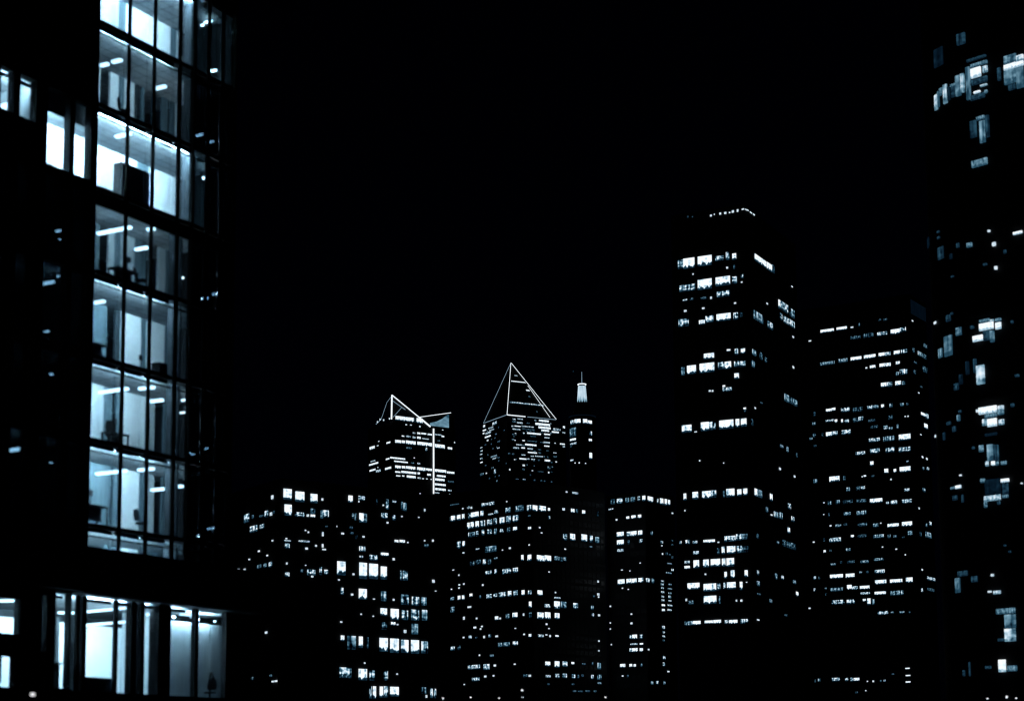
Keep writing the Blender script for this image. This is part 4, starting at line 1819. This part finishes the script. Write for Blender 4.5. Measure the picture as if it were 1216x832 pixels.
for f in range(1, 8):
    us = [0.03, 1.88, 3.74, 5.66, 6.75, 7.95, 9.1, 10.12]
    zt, zb_ = FL[f] - .23, (FL[f + 1] + .01 if f < 7 else 12.37)
    for p, q in zip(us, us[1:]):
        MB().box(p + .01, q - .01, .06, .075, zb_, zt, M['pane' if p < 5.7 or (f <= 2 and p < 6) else 'midpane' if p < 6 or f == 2 and p < 7 else 'darkpane']).build('window', of)
for p, q in zip([0.03, 1.88, 3.74, 5.66, 6.75, 7.95, 9.1], [1.88, 3.74, 5.66, 6.75, 7.95, 9.1, 10.12]):
    MB().box(p + .01, q - .01, .06, .075, FL[1] + .01, FL[0] - .23, M['pane' if p < 6 else 'midpane']).build('window', of)
for u, z, ln, h in GLINTS:
    gm_ = M['glint2'] if 5.6 < u < 8.2 else M['glint']
    MB().box(u - .05, u + .05, 1.0 - ln / 2, 1.0 + ln / 2, z - h / 2, z + h / 2, gm_).build('ceiling_or_fill_light', of)

# ground hall
HEND = 12.2
for u0, u1, k in LOBBY_WALLS:
    MB().box(u0 + .004, u1 - .004, 4.5, 4.6, 5.6, 9.35 if k in 'wc' else 9.6, M[k]).build('hall_wall', of)
MB().box(-8.5, -2.2, 4.7, 4.8, 5.6, 10.1, M['g']).build('hall_wall', of)
MB().box(7.45, 7.6, 1.62, 4.45, 5.6, 10.1, M['w']).build('hall_wall', of)
for u0, u1 in ((7.62, 9.50), (9.53, 10.74), (10.80, 11.75)):
    MB().box(u0, u1, 1.5, 1.58, 5.6, 9.62, M['c']).build('curtain', of)
MB().box(HEND - .1, HEND, .25, 7.9, 5.6, 10.12, M['frame']).build('hall_wall', of)
MB().box(LEFT + .32, HEND - .12, .43, 7.9, 5.585, 5.6, M['floor']).build('hall_floor', of)
MB().box(LEFT + .32, -.99, .43, 7.9, 10.14, 10.24, M['ceil']).build('hall_ceiling', of)
MB().box(LEFT + .32, HEND - .12, 7.91, 7.98, 5.6, 10.13, M['core']).build('hall_wall', of)
for i, (xa, ya, xb, yb, z) in enumerate(LOBBY_STRIPS):
    if i == 6: continue
    if i == 0: xa, ya, xb, yb = 4.59, 4.4, 4.18, 1.42
    if i in (3, 5): ya, yb = min(ya, 1.45), min(yb, 1.0)
    MB().tube((xa, ya, z), (xb, yb, z), .055, strip_mat(5), 6).build('ceiling_or_fill_light', of)
def hall_fill(u0, u1, y, z, k, tilt=.0):  # unseen fill light added to brighten the hall, shielded from outside
    MB().box(u0, u1, y - .06, y, z - .10, z + .06, M['frame']).build('light_shield', of)
    b = MB(); b.face([(u0 + .02, y + .004, z - .05), (u1 - .02, y + .004, z - .05), (u1 - .02, y + .004, z + .05), (u0 + .02, y + .004, z + .05)], strip_mat(k))
    b.build('ceiling_or_fill_light', of)
hall_fill(-.02, 1.92, .30, 10.0, 850); hall_fill(2.1, 4.9, .30, 10.0, 900); hall_fill(5.9, 7.3, .30, 10.0, 500); hall_fill(-6.2, -2.4, .6, 10.0, 420)
hall_fill(-2.0, -1.0, .6, 10.05, 160)
for u0, u1, k in ((7.7, 9.4, 230), (9.6, 10.7, 230), (10.9, 11.3, 40)):
    MB().box(u0, u1, 1.26, 1.40, 9.78, 9.80, strip_mat(k)).build('wall_washer', of)
    MB().box(u0, u1, 1.20, 1.255, 9.70, 9.90, M['frame']).build('light_shield', of)
for u0, u1, dp in ((-.62, -.5, .1), (-.30, -.04, .3), (1.94, 2.09, .12), (3.05, 3.36, .3), (3.74, 3.96, .3), (4.95, 5.86, .5), (7.72, 7.97, .2)):
    MB().box(u0, u1, -.05, -.05 + dp + .1, 5.6, 10.13, M['frame']).build('hall_post', of)
for p, q in ((-.97, -.63), (-.49, -.31), (-.03, 1.93), (2.1, 3.04), (3.37, 3.73), (3.97, 4.94), (5.87, 7.71), (7.98, 10.10)):
    MB().box(p, q, .02, .035, 5.62, 10.12, M['pane']).build('hall_window', of)
MB().box(10.12, 12.28, -.05, .24, 5.6, 10.13, M['clad']).build('wall', of)
for u0, u1, z0, z1 in lobby_holes: MB().box(u0, u1, .15, .17, z0, z1, M['pane']).build('hall_window', of)

MB().box(-.97, 10.1, -.08, .015, 5.585, 5.80, M['frame']).build('plinth_board', of)
MB().box(-6.3, -4.2, 1.0, 1.1, 6.05, 7.5, M['t']).build('hall_wall', of)  # dark panel added behind the lower left window to dim it

# ------------------------------------------------------------------ furniture that stands in the near building
def place(o, u, v, z, rz=0.0):
    o.matrix_world = OFM @ Matrix.Translation((u, v, z)) @ Matrix.Rotation(rz, 4, 'Z')
cab = thing('filing_cabinet', 'broad dark cabinet standing against the glass on the brightest upper office floor', 'cabinet')
cb = MB(); cb.box(0, 2.0, 0, .55, 0, 1.72, M['wood']); cb.build('body', cab)
cd = MB()
for k in range(4): cd.box(.03 + k * .49, .49 + k * .49, .553, .575, .05, 1.66, M['wood'])
cd.build('doors', cab); place(cab, 1.95, .2, FL[3] + .03)

def office_chair():
    t = thing('office_chair', '', 'chair')
    s = MB(); s.box(-.25, .25, -.25, .25, .44, .52, M['fabric']); o = s.build('seat', t)
    bv = o.modifiers.new('round', 'BEVEL'); bv.width = .035; bv.segments = 3
    b = MB(); b.slab_poly([(-.22, .22, .60), (.22, .22, .60), (.25, .27, .85), (.19, .31, 1.12), (-.19, .31, 1.12), (-.25, .27, .85)], (0, .06, .01), M['fabric']); b.build('backrest', t)
    p = MB(); p.tube((0, 0, .10), (0, 0, .45), .03, M['steel']); p.tube((0, .2, .46), (0, .27, .7), .02, M['steel']); p.build('stem', t)
    g = MB()
    for k in range(5):
        c = 2 * math.pi * k / 5; e = (.3 * math.cos(c), .3 * math.sin(c))
        g.tube((0, 0, .11), (e[0], e[1], .075), .02, M['steel'], 6); g.tube((e[0] - .02, e[1], .035), (e[0] + .02, e[1], .035), .035, M['frame'], 8)
    g.build('base', t)
    return t
ch0 = office_chair()
spots = [(4.1, .75, FL[4] + .03, .4, 'black swivel chair at the glass on the floor just below the dark facade band'),
         (2.25, .8, FL[6] + .03, 2.2, 'black swivel chair by the left mullion on the third lit floor below the dark band'),
         (4.45, .7, FL[7] + .03, 1.2, 'black swivel chair near the middle mullion on the lowest full lit floor'),
         (9.9, .75, 5.62, 2.6, 'black swivel chair in front of the grey curtain in the ground hall'),
         (2.6, .7, FL[2] + .03, .9, 'black swivel chair by the first mullion on the floor above the cabinet')]
for i, (u, v, z, rz, lab) in enumerate(spots):
    c = ch0 if i == 0 else copy_tree(ch0)
    place(c, u, v, z, rz); c['label'] = lab; c['group'] = 'office chairs behind the glass'

def desk(label, u, v, z, w_, d_, h_, rz=0):
    t = thing('desk', label, 'desk')
    tp = MB(); tp.box(0, w_, 0, d_, h_ - .04, h_, M['wood']); tp.build('top', t)
    for px_, py_ in ((.03, .03), (w_ - .09, .03), (.03, d_ - .09), (w_ - .09, d_ - .09)):
        MB().box(px_, px_ + .06, py_, py_ + .06, 0, h_ - .041, M['frame']).build('leg', t)
    MB().box(.1, w_ - .1, d_ * .5, d_ * .5 + .02, .25, h_ - .05, M['wood']).build('modesty_panel', t)
    place(t, u, v, z, rz); return t
desk('dark desk across the left bay of the lowest full lit office floor', .35, .55, FL[7] + .03, 1.6, .75, .95)
desk('dark high table behind the hall glass, left of the reception counter', -1.75, .6, 5.62, 1.2, .7, 1.45)
cn = thing('reception_counter', 'low dark reception counter in front of the bright white hall wall', 'counter')
MB().box(0, 2.1, 0, .6, 0, .80, M['wood']).build('body', cn)
MB().box(-.05, 2.2, -.06, .7, .803, .86, M['frame']).build('top', cn)
place(cn, .3, .35, 5.62)
desk('long dark desk along the glass on the floor just below the dark facade band', 2.2, .55, FL[4] + .03, 1.5, .7, .74)
desk('dark desk in the left bay, second lit floor below the dark band', .3, .55, FL[5] + .03, 1.4, .7, .74)
desk('dark desk in the middle bay of the third lit floor below the dark band', 2.4, .9, FL[6] + .03, 1.3, .7, .74)
lp = thing('arc_lamp', 'black lamp with a curved neck beside the grey curtain in the ground hall', 'lamp')
nk = MB(); pts = [(0, 0, .03), (0, 0, 1.25)] + [(.16 - .16 * math.cos(t), 0, 1.25 + .22 * math.sin(t)) for t in (.5, 1.0, 1.5, 2.0, 2.5, 2.9)]
for p, q in zip(pts, pts[1:]): nk.tube(p, q, .045, M['frame'], 8)
nk.build('neck', lp); MB().tube((0, 0, 0), (0, 0, .04), .16, M['frame'], 16).build('base', lp)
MB().tube((.32, 0, 1.30), (.35, 0, 1.12), .05, M['frame'], 12, .11).build('shade', lp)
place(lp, 9.72, .6, 5.62, .2)
mon = thing('desk_monitor', 'small dark screen at the window foot, second lit floor below the dark band', 'monitor')
MB().box(-.18, .18, -.02, .02, .45, .72, M['fabric']).build('screen', mon); MB().tube((0, 0, .02), (0, 0, .5), .025, M['frame']).build('stand', mon)
MB().tube((0, 0, 0), (0, 0, .025), .14, M['frame'], 12).build('base', mon)
place(mon, 3.9, .5, FL[5] + .03, .3)
def copy_monitor(u, v, z, rz, lab):
    c = copy_tree(mon); place(c, u, v, z, rz); c['label'] = lab; c['group'] = 'screens behind the glass'
mon['group'] = 'screens behind the glass'
copy_monitor(1.0, .85, FL[7] + .98, .2, 'small dark screen standing on the desk of the lowest full lit floor')
copy_monitor(3.2, .85, FL[4] + .77, -.3, 'small dark screen on the long desk just below the dark facade band')
copy_monitor(3.0, 1.2, FL[6] + .77, .4, 'small dark screen on the middle bay desk, third lit floor below the dark band')
cab2 = thing('storage_box', 'black box in the right bay corner, second lit floor below the dark band', 'box')
MB().box(0, .6, 0, .5, 0, .5, M['wood']).build('body', cab2); MB().box(-.02, .62, -.02, .52, .503, .56, M['frame']).build('lid', cab2)
place(cab2, 5.0, .25, FL[5] + .03)

# ------------------------------------------------------------------ street
def struct(o): o['kind'] = 'structure'; return o
gm = MB(); gm.face([(-4000, -600, 0), (4000, -600, 0), (4000, 6000, 0), (-4000, 6000, 0)], M['asphalt']); struct(gm.build('ground'))
rm = MB(); rm.face([(-260, 112, .004), (260, 112, .004), (260, 121, .004), (-260, 121, .004)], M['road']); struct(rm.build('road'))
km = MB(); km.box(-260, 32, 121.0, 121.25, 0, .13, M['slab']); km.box(-260, 260, 111.75, 112, 0, .13, M['slab']); struct(km.build('kerb'))
mk = MB()
for k in range(-40, 41): mk.face([(k * 6, 116.4, .008), (k * 6 + 3, 116.4, .008), (k * 6 + 3, 116.55, .008), (k * 6, 116.55, .008)], M['paint'])
struct(mk.build('road_markings'))

def street_lamp(h):
    t = thing('street_lamp', '', 'street lamp')
    p = MB(); p.tube((0, 0, 0), (0, 0, .6), .11, M['frame'], 10, .09); p.tube((0, 0, .6), (0, 0, h + .15), .07, M['frame'], 8, .045); p.build('post', t)
    a_ = MB(); a_.tube((0, 0, h + .12), (0, -.5, h + .16), .035, M['frame'], 6); a_.build('arm', t)
    MB().box(-.12, .12, -.62, -.3, h + .03, h + .12, M['frame']).build('lamp_head', t)
    MB().box(-.045, .045, -.56, -.42, h - .045, h + .025, M['lamp']).build('bulb', t)
    return t
tall = street_lamp(7.0)
LNAMES = ['street lamp left of the midrise block foot, first of a row of three', 'street lamp in the middle of a row of three, below the midrise block',
          'street lamp at the right end of a row of three, below the midrise block', 'lone street lamp between the midrise block and the slim block',
          'street lamp in front of the rounded tower, middle and brightest of three', 'street lamp in front of the rounded tower, nearest the frame edge',
          'street lamp in front of the rounded tower, leftmost of three', 'street lamp standing highest below the corner of the midrise block']
LPOS = [(-4.71, 123.1), (-2.82, 122.03), (-0.95, 123.74), (6.22, 123.56), (34.13, 126.87), (35.64, 130.02), (33.71, 130.43), (0.55, 111.87)]
for i, (lx, ly) in enumerate(LPOS):
    l = tall if i == 0 else copy_tree(tall)
    l.location = (lx, ly, 0); l['label'] = LNAMES[i]; l['group'] = 'street lamps along the road'
sl = street_lamp(4.4); sl.location = (-14.21, 54.52, 0); sl['label'] = 'short street lamp in front of the near office hall, far left'; sl['group'] = 'street lamps along the road'

# ------------------------------------------------------------------ night sky, moonlight, camera
w_ = bpy.data.worlds.new('World'); scene.world = w_; w_.use_nodes = True
nt = w_.node_tree; bg = nt.nodes['Background']
sky = nt.nodes.new('ShaderNodeTexSky'); sky.sky_type = 'NISHITA'; sky.sun_disc = False
EL, AZ = 24.0, 200.0
sky.sun_elevation = R(EL); sky.sun_rotation = R(AZ)
tint = nt.nodes.new('ShaderNodeMix'); tint.data_type = 'RGBA'; tint.blend_type = 'MULTIPLY'; tint.inputs[0].default_value = 1
nt.links.new(sky.outputs[0], tint.inputs[6]); tint.inputs[7].default_value = (.16, .24, 1.0, 1)
nt.links.new(tint.outputs[2], bg.inputs['Color']); bg.inputs['Strength'].default_value = .00011
sun = bpy.data.lights.new('moonlight', 'SUN'); sun.energy = .002; sun.angle = R(.5); sun.color = (.8, .9, 1.0)
so = bpy.data.objects.new('moonlight', sun); col.objects.link(so)
d = Vector((math.sin(R(AZ)) * math.cos(R(EL)), math.cos(R(AZ)) * math.cos(R(EL)), math.sin(R(EL))))
so.rotation_euler = d.to_track_quat('Z', 'Y').to_euler()

PITCH, ROLL, FPX = 0.13242, 0.0069, 2163.0
cam = bpy.data.cameras.new('camera'); co = bpy.data.objects.new('camera', cam); col.objects.link(co)
cam.sensor_width = 36; cam.lens = 36 * FPX / 1216; cam.shift_y = (628.7 - 416) / 1216
cam.clip_start = .5; cam.clip_end = 9000
up = Vector((0, -math.sin(PITCH), math.cos(PITCH))); fw = Vector((0, math.cos(PITCH), math.sin(PITCH))); rt_ = Vector((1, 0, 0))
cr = rt_ * math.cos(ROLL) - up * math.sin(ROLL); cu = rt_ * math.sin(ROLL) + up * math.cos(ROLL)
co.matrix_world = Matrix(((cr.x, cu.x, -fw.x, 0), (cr.y, cu.y, -fw.y, 0), (cr.z, cu.z, -fw.z, 2.0), (0, 0, 0, 1)))
cam.dof.use_dof = True; cam.dof.focus_distance = 900; cam.dof.aperture_fstop = .45
scene.camera = co

vs = scene.view_settings
vs.view_transform = 'Standard'; vs.look = 'None'; vs.gamma = 1; vs.exposure = 0; vs.use_curve_mapping = False
c = scene.cycles
c.use_denoising = True; c.filter_width = 1.25; c.max_bounces = 7; c.diffuse_bounces = 4; c.transparent_max_bounces = 24
c.sample_clamp_indirect = 4; c.caustics_reflective = False; c.caustics_refractive = False
